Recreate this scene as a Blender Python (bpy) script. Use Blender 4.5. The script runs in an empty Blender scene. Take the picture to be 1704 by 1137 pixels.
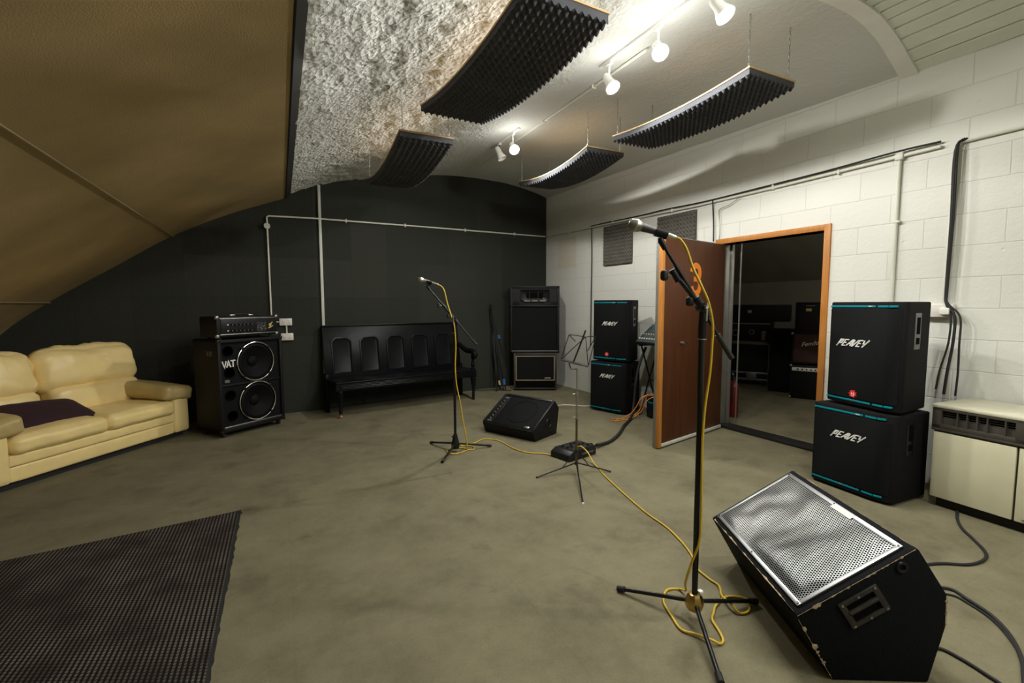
import bpy, bmesh, math, random
from mathutils import Vector, Matrix, noise
PI = math.pi
SC = bpy.context.scene
COL = SC.collection
random.seed(7)

# ------------------------------------------------------------------ camera
def make_camera():
    yaw, pitch, roll = 0.45885, 0.07924, -0.00297
    f = Vector((math.sin(yaw)*math.cos(pitch), math.cos(yaw)*math.cos(pitch), -math.sin(pitch)))
    r = Vector((math.cos(yaw), -math.sin(yaw), 0)); u = r.cross(f)
    r2 = r*math.cos(roll) + u*math.sin(roll); u2 = u*math.cos(roll) - r*math.sin(roll)
    cd = bpy.data.cameras.new('camera'); co = bpy.data.objects.new('camera', cd); COL.objects.link(co)
    cd.sensor_width = 36; cd.lens = 778/1704*36; cd.clip_start = .05; cd.clip_end = 100
    m = Matrix((r2, u2, -f)).transposed().to_4x4(); m.translation = (0, 0, 1.4)
    co.matrix_world = m; SC.camera = co
make_camera()

# ------------------------------------------------------------------ world, exposure
W = bpy.data.worlds.new('world'); SC.world = W; W.use_nodes = True
W.node_tree.nodes['Background'].inputs[0].default_value = (.9, .95, 1, 1)
W.node_tree.nodes['Background'].inputs[1].default_value = .02
vs = SC.view_settings
vs.view_transform = 'Standard'; vs.look = 'None'; vs.gamma = 1; vs.use_curve_mapping = False
vs.exposure = 0.0
LAMP_COL = (1.0, .975, .91)
LAMP_W = 74          # each lit track spot
BACK_W = 92          # spots of the track that continues behind the camera

# ------------------------------------------------------------------ materials
def mk(name, col, rough=.6, metal=0, var=0, vscale=6, bump=0, bscale=60, spec=.5, emit=0, col2=None, coat=0):
    m = bpy.data.materials.new(name); m.use_nodes = True
    nt = m.node_tree; N = nt.nodes; L = nt.links; b = N['Principled BSDF']
    b.inputs['Base Color'].default_value = (*col, 1); b.inputs['Roughness'].default_value = rough
    b.inputs['Metallic'].default_value = metal; b.inputs['Specular IOR Level'].default_value = spec
    if coat: b.inputs['Coat Weight'].default_value = coat
    tc = N.new('ShaderNodeTexCoord')
    if var or col2:
        n = N.new('ShaderNodeTexNoise'); n.inputs['Scale'].default_value = vscale; n.inputs['Detail'].default_value = 5
        L.new(tc.outputs['Object'], n.inputs['Vector'])
        r = N.new('ShaderNodeValToRGB'); r.color_ramp.elements[0].position = .32; r.color_ramp.elements[1].position = .68
        c2 = col2 or tuple(min(1, c*(1+var)) for c in col); c1 = col if col2 else tuple(c*(1-var) for c in col)
        r.color_ramp.elements[0].color = (*c1, 1); r.color_ramp.elements[1].color = (*c2, 1)
        L.new(n.outputs['Fac'], r.inputs['Fac']); L.new(r.outputs['Color'], b.inputs['Base Color'])
    if bump:
        n2 = N.new('ShaderNodeTexNoise'); n2.inputs['Scale'].default_value = bscale; n2.inputs['Detail'].default_value = 4
        L.new(tc.outputs['Object'], n2.inputs['Vector'])
        bp = N.new('ShaderNodeBump'); bp.inputs['Strength'].default_value = bump; bp.inputs['Distance'].default_value = .01
        L.new(n2.outputs['Fac'], bp.inputs['Height']); L.new(bp.outputs['Normal'], b.inputs['Normal'])
    if emit:
        b.inputs['Emission Color'].default_value = (*col, 1); b.inputs['Emission Strength'].default_value = emit
    return m

def mathn(N, L, op, a, b=None):
    n = N.new('ShaderNodeMath'); n.operation = op
    for i, v in enumerate((a, b)):
        if v is None: continue
        if isinstance(v, (int, float)): n.inputs[i].default_value = v
        else: L.new(v, n.inputs[i])
    return n.outputs[0]

def block_material():
    m = mk('painted_block', (.80, .80, .745), .55)
    nt = m.node_tree; N = nt.nodes; L = nt.links; b = N['Principled BSDF']
    tc = [n for n in N if n.type == 'TEX_COORD'][0]
    s = N.new('ShaderNodeSeparateXYZ'); c = N.new('ShaderNodeCombineXYZ')
    L.new(tc.outputs['Object'], s.inputs[0]); L.new(s.outputs['X'], c.inputs['X']); L.new(s.outputs['Z'], c.inputs['Y'])
    nz = N.new('ShaderNodeTexNoise'); nz.inputs['Scale'].default_value = 5; L.new(c.outputs[0], nz.inputs['Vector'])
    mx = N.new('ShaderNodeMix'); mx.data_type = 'VECTOR'; mx.inputs['Factor'].default_value = .012
    L.new(c.outputs[0], mx.inputs['A']); L.new(nz.outputs['Color'], mx.inputs['B'])
    br = N.new('ShaderNodeTexBrick'); br.inputs['Scale'].default_value = 1; br.inputs['Brick Width'].default_value = .45
    br.inputs['Row Height'].default_value = .225; br.inputs['Mortar Size'].default_value = .005; br.inputs['Mortar Smooth'].default_value = .5
    br.inputs['Color1'].default_value = (.70, .705, .655, 1); br.inputs['Color2'].default_value = (.685, .69, .64, 1); br.inputs['Mortar'].default_value = (.63, .635, .59, 1)
    L.new(mx.outputs['Result'], br.inputs['Vector'])
    n2 = N.new('ShaderNodeTexNoise'); n2.inputs['Scale'].default_value = 22; n2.inputs['Detail'].default_value = 8; n2.inputs['Roughness'].default_value = .65
    L.new(c.outputs[0], n2.inputs['Vector'])
    # grubby patch and small chips
    vo = N.new('ShaderNodeTexVoronoi'); vo.inputs['Scale'].default_value = 3.3; L.new(c.outputs[0], vo.inputs['Vector'])
    chip = N.new('ShaderNodeMapRange'); chip.inputs['From Min'].default_value = .03; chip.inputs['From Max'].default_value = .05
    L.new(vo.outputs['Distance'], chip.inputs['Value'])
    px = mathn(N, L, 'COMPARE', s.outputs['X'], 5.49); N[-1].inputs[2].default_value = .26
    pz = mathn(N, L, 'COMPARE', s.outputs['Z'], 2.25); N[-1].inputs[2].default_value = .25
    patch = mathn(N, L, 'MULTIPLY', mathn(N, L, 'MULTIPLY', px, pz), mathn(N, L, 'MULTIPLY', n2.outputs['Fac'], .95))
    m2 = N.new('ShaderNodeMix'); m2.data_type = 'RGBA'; L.new(patch, m2.inputs['Factor']); L.new(br.outputs['Color'], m2.inputs['A'])
    m2.inputs['B'].default_value = (.60, .52, .36, 1); L.new(m2.outputs['Result'], b.inputs['Base Color'])
    h = mathn(N, L, 'ADD', mathn(N, L, 'MULTIPLY', br.outputs['Fac'], -1.0), mathn(N, L, 'MULTIPLY', n2.outputs['Fac'], .55))
    h = mathn(N, L, 'ADD', h, mathn(N, L, 'MULTIPLY', chip.outputs['Result'], .5))
    bp = N.new('ShaderNodeBump'); bp.inputs['Strength'].default_value = .45; bp.inputs['Distance'].default_value = .012
    L.new(h, bp.inputs['Height']); L.new(bp.outputs['Normal'], b.inputs['Normal'])
    return m

def carpet_wall_material():
    m = mk('black_carpet_tiles', (.02, .021, .018), .9, spec=.25)
    nt = m.node_tree; N = nt.nodes; L = nt.links; b = N['Principled BSDF']
    tc = [n for n in N if n.type == 'TEX_COORD'][0]
    s = N.new('ShaderNodeSeparateXYZ'); c = N.new('ShaderNodeCombineXYZ')
    L.new(tc.outputs['Object'], s.inputs[0]); L.new(s.outputs['X'], c.inputs['X']); L.new(s.outputs['Z'], c.inputs['Y'])
    br = N.new('ShaderNodeTexBrick'); br.offset = 0; br.inputs['Scale'].default_value = 1; br.inputs['Brick Width'].default_value = .5
    br.inputs['Row Height'].default_value = .5; br.inputs['Mortar Size'].default_value = .0012
    br.inputs['Color1'].default_value = (.033, .0345, .0285, 1); br.inputs['Color2'].default_value = (.024, .0255, .021, 1); br.inputs['Mortar'].default_value = (.019, .020, .0165, 1)
    L.new(c.outputs[0], br.inputs['Vector'])
    n2 = N.new('ShaderNodeTexNoise'); n2.inputs['Scale'].default_value = 90; n2.inputs['Detail'].default_value = 3
    L.new(tc.outputs['Object'], n2.inputs['Vector'])
    mr = N.new('ShaderNodeMapRange'); mr.inputs['To Min'].default_value = .7; mr.inputs['To Max'].default_value = 1.3; L.new(n2.outputs['Fac'], mr.inputs['Value'])
    mx = N.new('ShaderNodeVectorMath'); mx.operation = 'SCALE'; L.new(br.outputs['Color'], mx.inputs[0]); L.new(mr.outputs['Result'], mx.inputs['Scale'])
    L.new(mx.outputs[0], b.inputs['Base Color'])
    bp = N.new('ShaderNodeBump'); bp.inputs['Strength'].default_value = .5; bp.inputs['Distance'].default_value = .005
    L.new(n2.outputs['Fac'], bp.inputs['Height']); L.new(bp.outputs['Normal'], b.inputs['Normal'])
    return m

def floor_material():
    m = mk('worn_carpet_floor', (.2, .18, .11), .85, spec=.3)
    nt = m.node_tree; N = nt.nodes; L = nt.links; b = N['Principled BSDF']
    tc = [n for n in N if n.type == 'TEX_COORD'][0]
    def nz(sc, det=5, ro=.55):
        n = N.new('ShaderNodeTexNoise'); n.inputs['Scale'].default_value = sc; n.inputs['Detail'].default_value = det; n.inputs['Roughness'].default_value = ro
        L.new(tc.outputs['Object'], n.inputs['Vector']); return n
    big = nz(2.2, 12, .74); fine = nz(110, 3); spots = nz(2.6, 7, .6)
    r = N.new('ShaderNodeValToRGB'); e = r.color_ramp.elements
    e[0].position = .30; e[0].color = (.122, .110, .065, 1); e[1].position = .68; e[1].color = (.212, .193, .120, 1)
    L.new(big.outputs['Fac'], r.inputs['Fac'])
    st = N.new('ShaderNodeMapRange'); st.inputs['From Min'].default_value = .56; st.inputs['From Max'].default_value = .72; L.new(spots.outputs['Fac'], st.inputs['Value'])
    m2 = N.new('ShaderNodeMix'); m2.data_type = 'RGBA'; L.new(mathn(N, L, 'MULTIPLY', st.outputs['Result'], .55), m2.inputs['Factor'])
    L.new(r.outputs['Color'], m2.inputs['A']); m2.inputs['B'].default_value = (.075, .060, .036, 1)
    mr = N.new('ShaderNodeMapRange'); mr.inputs['To Min'].default_value = .82; mr.inputs['To Max'].default_value = 1.18; L.new(fine.outputs['Fac'], mr.inputs['Value'])
    br = N.new('ShaderNodeTexBrick'); br.offset = 0; br.inputs['Scale'].default_value = 1; br.inputs['Brick Width'].default_value = 1.0; br.inputs['Row Height'].default_value = 1.0
    br.inputs['Mortar Size'].default_value = .004; br.inputs['Color1'].default_value = (1, 1, 1, 1); br.inputs['Color2'].default_value = (.94, .94, .94, 1); br.inputs['Mortar'].default_value = (.92, .92, .92, 1)
    L.new(tc.outputs['Object'], br.inputs['Vector'])
    v = N.new('ShaderNodeVectorMath'); v.operation = 'SCALE'; L.new(m2.outputs['Result'], v.inputs[0]); L.new(mr.outputs['Result'], v.inputs['Scale'])
    v2 = N.new('ShaderNodeVectorMath'); v2.operation = 'MULTIPLY'; L.new(v.outputs[0], v2.inputs[0]); L.new(br.outputs['Color'], v2.inputs[1])
    L.new(v2.outputs[0], b.inputs['Base Color'])
    bp = N.new('ShaderNodeBump'); bp.inputs['Strength'].default_value = .35; bp.inputs['Distance'].default_value = .004
    L.new(fine.outputs['Fac'], bp.inputs['Height']); L.new(bp.outputs['Normal'], b.inputs['Normal'])
    return m

def plaster_material():
    m = mk('rough_sprayed_plaster', (.76, .765, .72), .75)
    nt = m.node_tree; N = nt.nodes; L = nt.links; b = N['Principled BSDF']
    tc = [n for n in N if n.type == 'TEX_COORD'][0]
    s = N.new('ShaderNodeSeparateXYZ'); L.new(tc.outputs['Object'], s.inputs[0])
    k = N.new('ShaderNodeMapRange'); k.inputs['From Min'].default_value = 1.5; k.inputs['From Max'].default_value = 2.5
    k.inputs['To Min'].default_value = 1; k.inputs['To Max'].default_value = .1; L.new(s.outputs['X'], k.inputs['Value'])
    n = N.new('ShaderNodeTexNoise'); n.inputs['Scale'].default_value = 17; n.inputs['Detail'].default_value = 9; n.inputs['Roughness'].default_value = .62
    L.new(tc.outputs['Object'], n.inputs['Vector'])
    vo = N.new('ShaderNodeTexVoronoi'); vo.inputs['Scale'].default_value = 30; L.new(tc.outputs['Object'], vo.inputs['Vector'])
    h = mathn(N, L, 'ADD', n.outputs['Fac'], mathn(N, L, 'MULTIPLY', vo.outputs['Distance'], .45))
    h = mathn(N, L, 'MULTIPLY', h, k.outputs['Result'])
    bp = N.new('ShaderNodeBump'); bp.inputs['Strength'].default_value = .9; bp.inputs['Distance'].default_value = .045
    L.new(h, bp.inputs['Height']); L.new(bp.outputs['Normal'], b.inputs['Normal'])
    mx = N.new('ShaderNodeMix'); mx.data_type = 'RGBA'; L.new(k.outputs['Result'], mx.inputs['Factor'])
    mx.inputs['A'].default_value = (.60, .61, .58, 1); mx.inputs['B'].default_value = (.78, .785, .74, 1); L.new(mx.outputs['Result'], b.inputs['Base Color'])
    return m

def fabric_material():
    m = mk('brown_hessian', (.40, .295, .14), .9, var=.16, vscale=1.3, spec=.15)
    nt = m.node_tree; N = nt.nodes; L = nt.links; b = N['Principled BSDF']
    tc = [n for n in N if n.type == 'TEX_COORD'][0]
    n = N.new('ShaderNodeTexNoise'); n.inputs['Scale'].default_value = 130; n.inputs['Detail'].default_value = 3
    L.new(tc.outputs['Object'], n.inputs['Vector'])
    bp = N.new('ShaderNodeBump'); bp.inputs['Strength'].default_value = .5; bp.inputs['Distance'].default_value = .004
    L.new(n.outputs['Fac'], bp.inputs['Height']); L.new(bp.outputs['Normal'], b.inputs['Normal'])
    return m

def grid_material(name, metal_col, hole_col, pitch, rad, rough=.35, dent=0):
    """perforated sheet in the object's XZ plane (or XY): hexagonal round holes"""
    m = mk(name, metal_col, rough, 1.0 if metal_col[0] > .2 else 0)
    nt = m.node_tree; N = nt.nodes; L = nt.links; b = N['Principled BSDF']
    tc = [n for n in N if n.type == 'TEX_COORD'][0]
    s = N.new('ShaderNodeSeparateXYZ'); L.new(tc.outputs['Object'], s.inputs[0])
    def cell(dx, dy):
        u = mathn(N, L, 'ADD', mathn(N, L, 'DIVIDE', s.outputs['X'], pitch), dx + 500)
        w = mathn(N, L, 'ADD', mathn(N, L, 'DIVIDE', s.outputs['Z'], pitch*1.732), dy + 500)
        fu = mathn(N, L, 'MULTIPLY', mathn(N, L, 'SUBTRACT', mathn(N, L, 'FRACT', u), .5), 1)
        fw = mathn(N, L, 'MULTIPLY', mathn(N, L, 'SUBTRACT', mathn(N, L, 'FRACT', w), .5), 1.732)
        return mathn(N, L, 'SQRT', mathn(N, L, 'ADD', mathn(N, L, 'MULTIPLY', fu, fu), mathn(N, L, 'MULTIPLY', fw, fw)))
    d = mathn(N, L, 'MINIMUM', cell(0, 0), cell(.5, .5))
    hole = mathn(N, L, 'LESS_THAN', d, rad)
    mx = N.new('ShaderNodeMix'); mx.data_type = 'RGBA'; L.new(hole, mx.inputs['Factor'])
    mx.inputs['A'].default_value = (*metal_col, 1); mx.inputs['B'].default_value = (*hole_col, 1)
    L.new(mx.outputs['Result'], b.inputs['Base Color'])
    solid = mathn(N, L, 'SUBTRACT', 1.0, hole)
    if metal_col[0] > .2: L.new(solid, b.inputs['Metallic'])
    L.new(mathn(N, L, 'MULTIPLY', solid, .5), b.inputs['Specular IOR Level'])
    return m

def rug_material():
    m = mk('ribbed_rug', (.03, .022, .02), .95, spec=.15)
    nt = m.node_tree; N = nt.nodes; L = nt.links; b = N['Principled BSDF']
    tc = [n for n in N if n.type == 'TEX_COORD'][0]
    s = N.new('ShaderNodeSeparateXYZ'); L.new(tc.outputs['Object'], s.inputs[0])
    P = .019
    u = mathn(N, L, 'ADD', mathn(N, L, 'DIVIDE', s.outputs['X'], P), 900)
    row = mathn(N, L, 'FLOOR', u)
    v = mathn(N, L, 'ADD', mathn(N, L, 'DIVIDE', s.outputs['Y'], P*.95), mathn(N, L, 'MULTIPLY', row, .5))
    fu = mathn(N, L, 'ABSOLUTE', mathn(N, L, 'SUBTRACT', mathn(N, L, 'FRACT', u), .5))
    fv = mathn(N, L, 'ABSOLUTE', mathn(N, L, 'SUBTRACT', mathn(N, L, 'FRACT', mathn(N, L, 'ADD', v, 900)), .5))
    dash = mathn(N, L, 'MULTIPLY', mathn(N, L, 'LESS_THAN', fu, .25), mathn(N, L, 'LESS_THAN', fv, .38))
    n = N.new('ShaderNodeTexNoise'); n.inputs['Scale'].default_value = 5; n.inputs['Detail'].default_value = 4; L.new(tc.outputs['Object'], n.inputs['Vector'])
    r = N.new('ShaderNodeValToRGB'); e = r.color_ramp.elements; e[0].position = .35; e[0].color = (.062, .045, .038, 1); e[1].position = .65; e[1].color = (.15, .13, .108, 1)
    L.new(n.outputs['Fac'], r.inputs['Fac'])
    mx = N.new('ShaderNodeMix'); mx.data_type = 'RGBA'; L.new(dash, mx.inputs['Factor']); mx.inputs['A'].default_value = (.007, .006, .006, 1)
    L.new(r.outputs['Color'], mx.inputs['B']); L.new(mx.outputs['Result'], b.inputs['Base Color'])
    bp = N.new('ShaderNodeBump'); bp.inputs['Strength'].default_value = .6; bp.inputs['Distance'].default_value = .004
    L.new(dash, bp.inputs['Height']); L.new(bp.outputs['Normal'], b.inputs['Normal'])
    return m

def wood_material(name, c1, c2, rough=.45, axis='Z', scale=9):
    m = mk(name, c1, rough, spec=.25)
    nt = m.node_tree; N = nt.nodes; L = nt.links; b = N['Principled BSDF']
    tc = [n for n in N if n.type == 'TEX_COORD'][0]
    mp = N.new('ShaderNodeMapping'); mp.inputs['Scale'].default_value = {'Z': (scale, scale, scale*.08), 'X': (scale*.08, scale, scale)}[axis]
    L.new(tc.outputs['Object'], mp.inputs['Vector'])
    n = N.new('ShaderNodeTexNoise'); n.inputs['Scale'].default_value = 3; n.inputs['Detail'].default_value = 6; n.inputs['Distortion'].default_value = .6
    L.new(mp.outputs[0], n.inputs['Vector'])
    r = N.new('ShaderNodeValToRGB'); e = r.color_ramp.elements; e[0].position = .3; e[0].color = (*c1, 1); e[1].position = .7; e[1].color = (*c2, 1)
    L.new(n.outputs['Fac'], r.inputs['Fac']); L.new(r.outputs['Color'], b.inputs['Base Color'])
    return m

def worn_carpet_material():
    m = mk('worn_black_carpet', (.0045, .0055, .0075), .85, spec=.15)
    nt = m.node_tree; N = nt.nodes; L = nt.links; b = N['Principled BSDF']
    tc = [n for n in N if n.type == 'TEX_COORD'][0]
    n = N.new('ShaderNodeTexNoise'); n.inputs['Scale'].default_value = 160; L.new(tc.outputs['Object'], n.inputs['Vector'])
    bp = N.new('ShaderNodeBump'); bp.inputs['Strength'].default_value = .6; bp.inputs['Distance'].default_value = .004
    L.new(n.outputs['Fac'], bp.inputs['Height']); L.new(bp.outputs['Normal'], b.inputs['Normal'])
    return m

M = {}
M['block'] = block_material(); M['tile'] = carpet_wall_material(); M['floor'] = floor_material(); M['plaster'] = plaster_material()
M['fabric'] = fabric_material(); M['rug'] = rug_material()
M['plank'] = mk('painted_planks', (.72, .75, .64), .5, var=.03)
M['whitewood'] = mk('white_painted_wood', (.80, .80, .74), .5, var=.04)
M['blackwood'] = mk('black_trim', (.012, .012, .011), .5)
M['seam'] = mk('fabric_piping', (.33, .26, .15), .8)
M['leather'] = mk('cream_leather', (.88, .69, .31), .36, var=.04, vscale=7, bump=.35, bscale=16)
M['leather2'] = mk('tan_leather', (.50, .385, .165), .42, var=.08, vscale=6, bump=.35, bscale=16)
M['aubergine'] = mk('aubergine_cloth', (.028, .008, .014), .9, bump=.4, bscale=120)
M['cab'] = mk('black_cabinet_carpet', (.0055, .0055, .0065), .8, bump=.6, bscale=220, spec=.18)
M['vinyl'] = mk('black_vinyl', (.006, .006, .0065), .55, bump=.3, bscale=180, spec=.25)
M['grille'] = mk('black_grille_cloth', (.0050, .0055, .006), .75, bump=.3, bscale=300, spec=.15)
M['plastic'] = mk('black_plastic', (.008, .008, .009), .4, var=.1, spec=.3)
M['scuffed'] = mk('scuffed_plastic', (.022, .021, .018), .5, var=.3, vscale=30)
M['rubber'] = mk('black_rubber', (.010, .010, .010), .7, var=.1)
M['hole'] = mk('dark_recess', (.003, .003, .003), .9, var=.1, spec=.05)
M['blackmetal'] = mk('black_metal', (.006, .006, .007), .32, 0, var=.1, spec=.4)
M['chrome'] = mk('chrome', (.72, .72, .70), .18, 1, var=.05)
M['steel'] = mk('dull_steel', (.42, .42, .40), .4, 1, var=.1)
M['brass'] = mk('brass', (.42, .29, .10), .35, 1, var=.1)
M['bronze'] = mk('bronzed_steel', (.16, .125, .07), .4, .8, var=.1)
M['brown_castor'] = mk('brown_castor', (.36, .16, .05), .45, var=.1)
M['teal'] = mk('teal_stripe', (.0, .20, .25), .45, var=.05, spec=.3)
M['white'] = mk('white_print', (.75, .75, .72), .5, var=.03)
M['grey'] = mk('grey_plastic', (.13, .13, .125), .45, var=.06)
M['redlogo'] = mk('red_print', (.75, .03, .03), .5, var=.1)
M['pew'] = mk('black_gloss_paint', (.0045, .0055, .006), .34, var=.1, bump=.10, bscale=26, spec=.14)
M['dooredge'] = mk('door_metal_edge', (.30, .30, .28), .45, .7, var=.1)
M['doorwood'] = wood_material('dark_door_wood', (.058, .018, .0055), (.088, .028, .008), .5, 'Z', 9)
M['pine'] = wood_material('varnished_pine', (.42, .165, .035), (.54, .23, .055), .4, 'Z', 12)
M['lath'] = wood_material('bare_ply', (.56, .38, .19), (.66, .46, .25), .6, 'X', 10)
M['orange'] = mk('orange_paint', (.80, .22, .01), .5, var=.04)
M['foam'] = mk('charcoal_foam', (.085, .088, .100), .95, var=.1, bump=.3, bscale=250, spec=.1)
M['foamgrey'] = mk('grey_foam', (.105, .096, .084), .95, var=.1, bump=.3, bscale=250, spec=.1)
M['pipe'] = mk('white_conduit', (.66, .66, .58), .45, var=.04)
M['trunk'] = mk('white_trunking', (.52, .53, .47), .5, var=.05)
M['socket'] = mk('white_socket', (.74, .71, .66), .35, var=.02)
M['lampwhite'] = mk('white_lamp_body', (.78, .78, .75), .4, var=.02)
M['bulb'] = mk('lit_bulb', (1, .97, .9), .4, emit=60)
M['yellow'] = mk('yellow_cable', (.62, .42, .03), .45, var=.05)
M['orangecable'] = mk('orange_cable', (.78, .27, .04), .45, var=.05)
M['whitecable'] = mk('white_cable', (.65, .62, .52), .45, var=.05)
M['blue'] = mk('blue_tape', (.03, .14, .36), .5, var=.1)
M['cream'] = mk('cream_laminate', (.63, .61, .44), .42, var=.05, vscale=4)
M['creamtop'] = mk('cream_metal_top', (.62, .60, .46), .45, var=.06)
M['browngrey'] = mk('brown_grey_metal', (.058, .050, .041), .45, var=.08)
M['worn'] = worn_carpet_material()
M['bare'] = mk('bare_chipped_wood', (.40, .31, .19), .8, var=.4, vscale=40)
M['silvergrille'] = grid_material('silver_perforated_steel', (.235, .243, .243), (.002, .002, .002), .0105, .37, .38)
M['silver'] = mk('silver_flange', (.33, .345, .345), .42, 1, var=.05)
M['blackgrille'] = grid_material('black_perforated_steel', (.02, .021, .022), (.002, .002, .002), .010, .3, .35)
M['cone'] = mk('paper_cone', (.004, .004, .0045), .7, var=.15, spec=.15)
M['gold'] = mk('gold_print', (.55, .40, .15), .4, var=.1)
M['red'] = mk('red_enamel', (.17, .008, .007), .35, var=.05)
M['beyond'] = mk('dim_plaster', (.50, .48, .42), .85, var=.12, vscale=2, bump=.2, bscale=20)
M['browngrille'] = mk('brown_grille_cloth', (.045, .016, .012), .8, var=.2, vscale=30, bump=.3, bscale=250)
M['alu'] = mk('aluminium_edge', (.18, .19, .18), .45, .7, var=.1)
M['micgrey'] = mk('grey_mic_enamel', (.055, .055, .055), .38, .4, var=.05)
M['mesh'] = grid_material('mic_mesh', (.42, .41, .39), (.05, .05, .05), .0032, .3, .4)
M['meshbright'] = grid_material('mic_mesh_bright', (.6, .6, .58), (.08, .08, .08), .0034, .3, .35)
M['mixer'] = mk('mixer_panel', (.045, .06, .062), .45, var=.08)

# ------------------------------------------------------------------ mesh helper
def frames(pts):
    T = []
    n = len(pts)
    for i in range(n):
        a = pts[max(0, i-1)]; b = pts[min(n-1, i+1)]
        t = (b-a); T.append(t.normalized() if t.length > 1e-9 else Vector((0, 0, 1)))
    up = Vector((0, 0, 1)) if abs(T[0].z) < .9 else Vector((1, 0, 0))
    N = (up - T[0]*up.dot(T[0])).normalized(); out = []
    for i in range(n):
        N = (N - T[i]*N.dot(T[i]))
        N = N.normalized() if N.length > 1e-6 else T[i].orthogonal().normalized()
        out.append((T[i], N, T[i].cross(N)))
    return out

def spline(pts, k=6, closed=False):
    P = [Vector(p) for p in pts]; n = len(P); out = []
    rng = n if closed else n-1
    for i in range(rng):
        p0 = P[(i-1) % n] if (closed or i > 0) else P[0]*2-P[1]
        p1 = P[i]; p2 = P[(i+1) % n]
        p3 = P[(i+2) % n] if (closed or i+2 < n) else P[-1]*2-P[-2]
        for j in range(k):
            t = j/k
            out.append(.5*((2*p1)+(p2-p0)*t+(2*p0-5*p1+4*p2-p3)*t*t+(3*p1-p0-3*p2+p3)*t**3))
    if not closed: out.append(P[-1])
    return out

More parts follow.
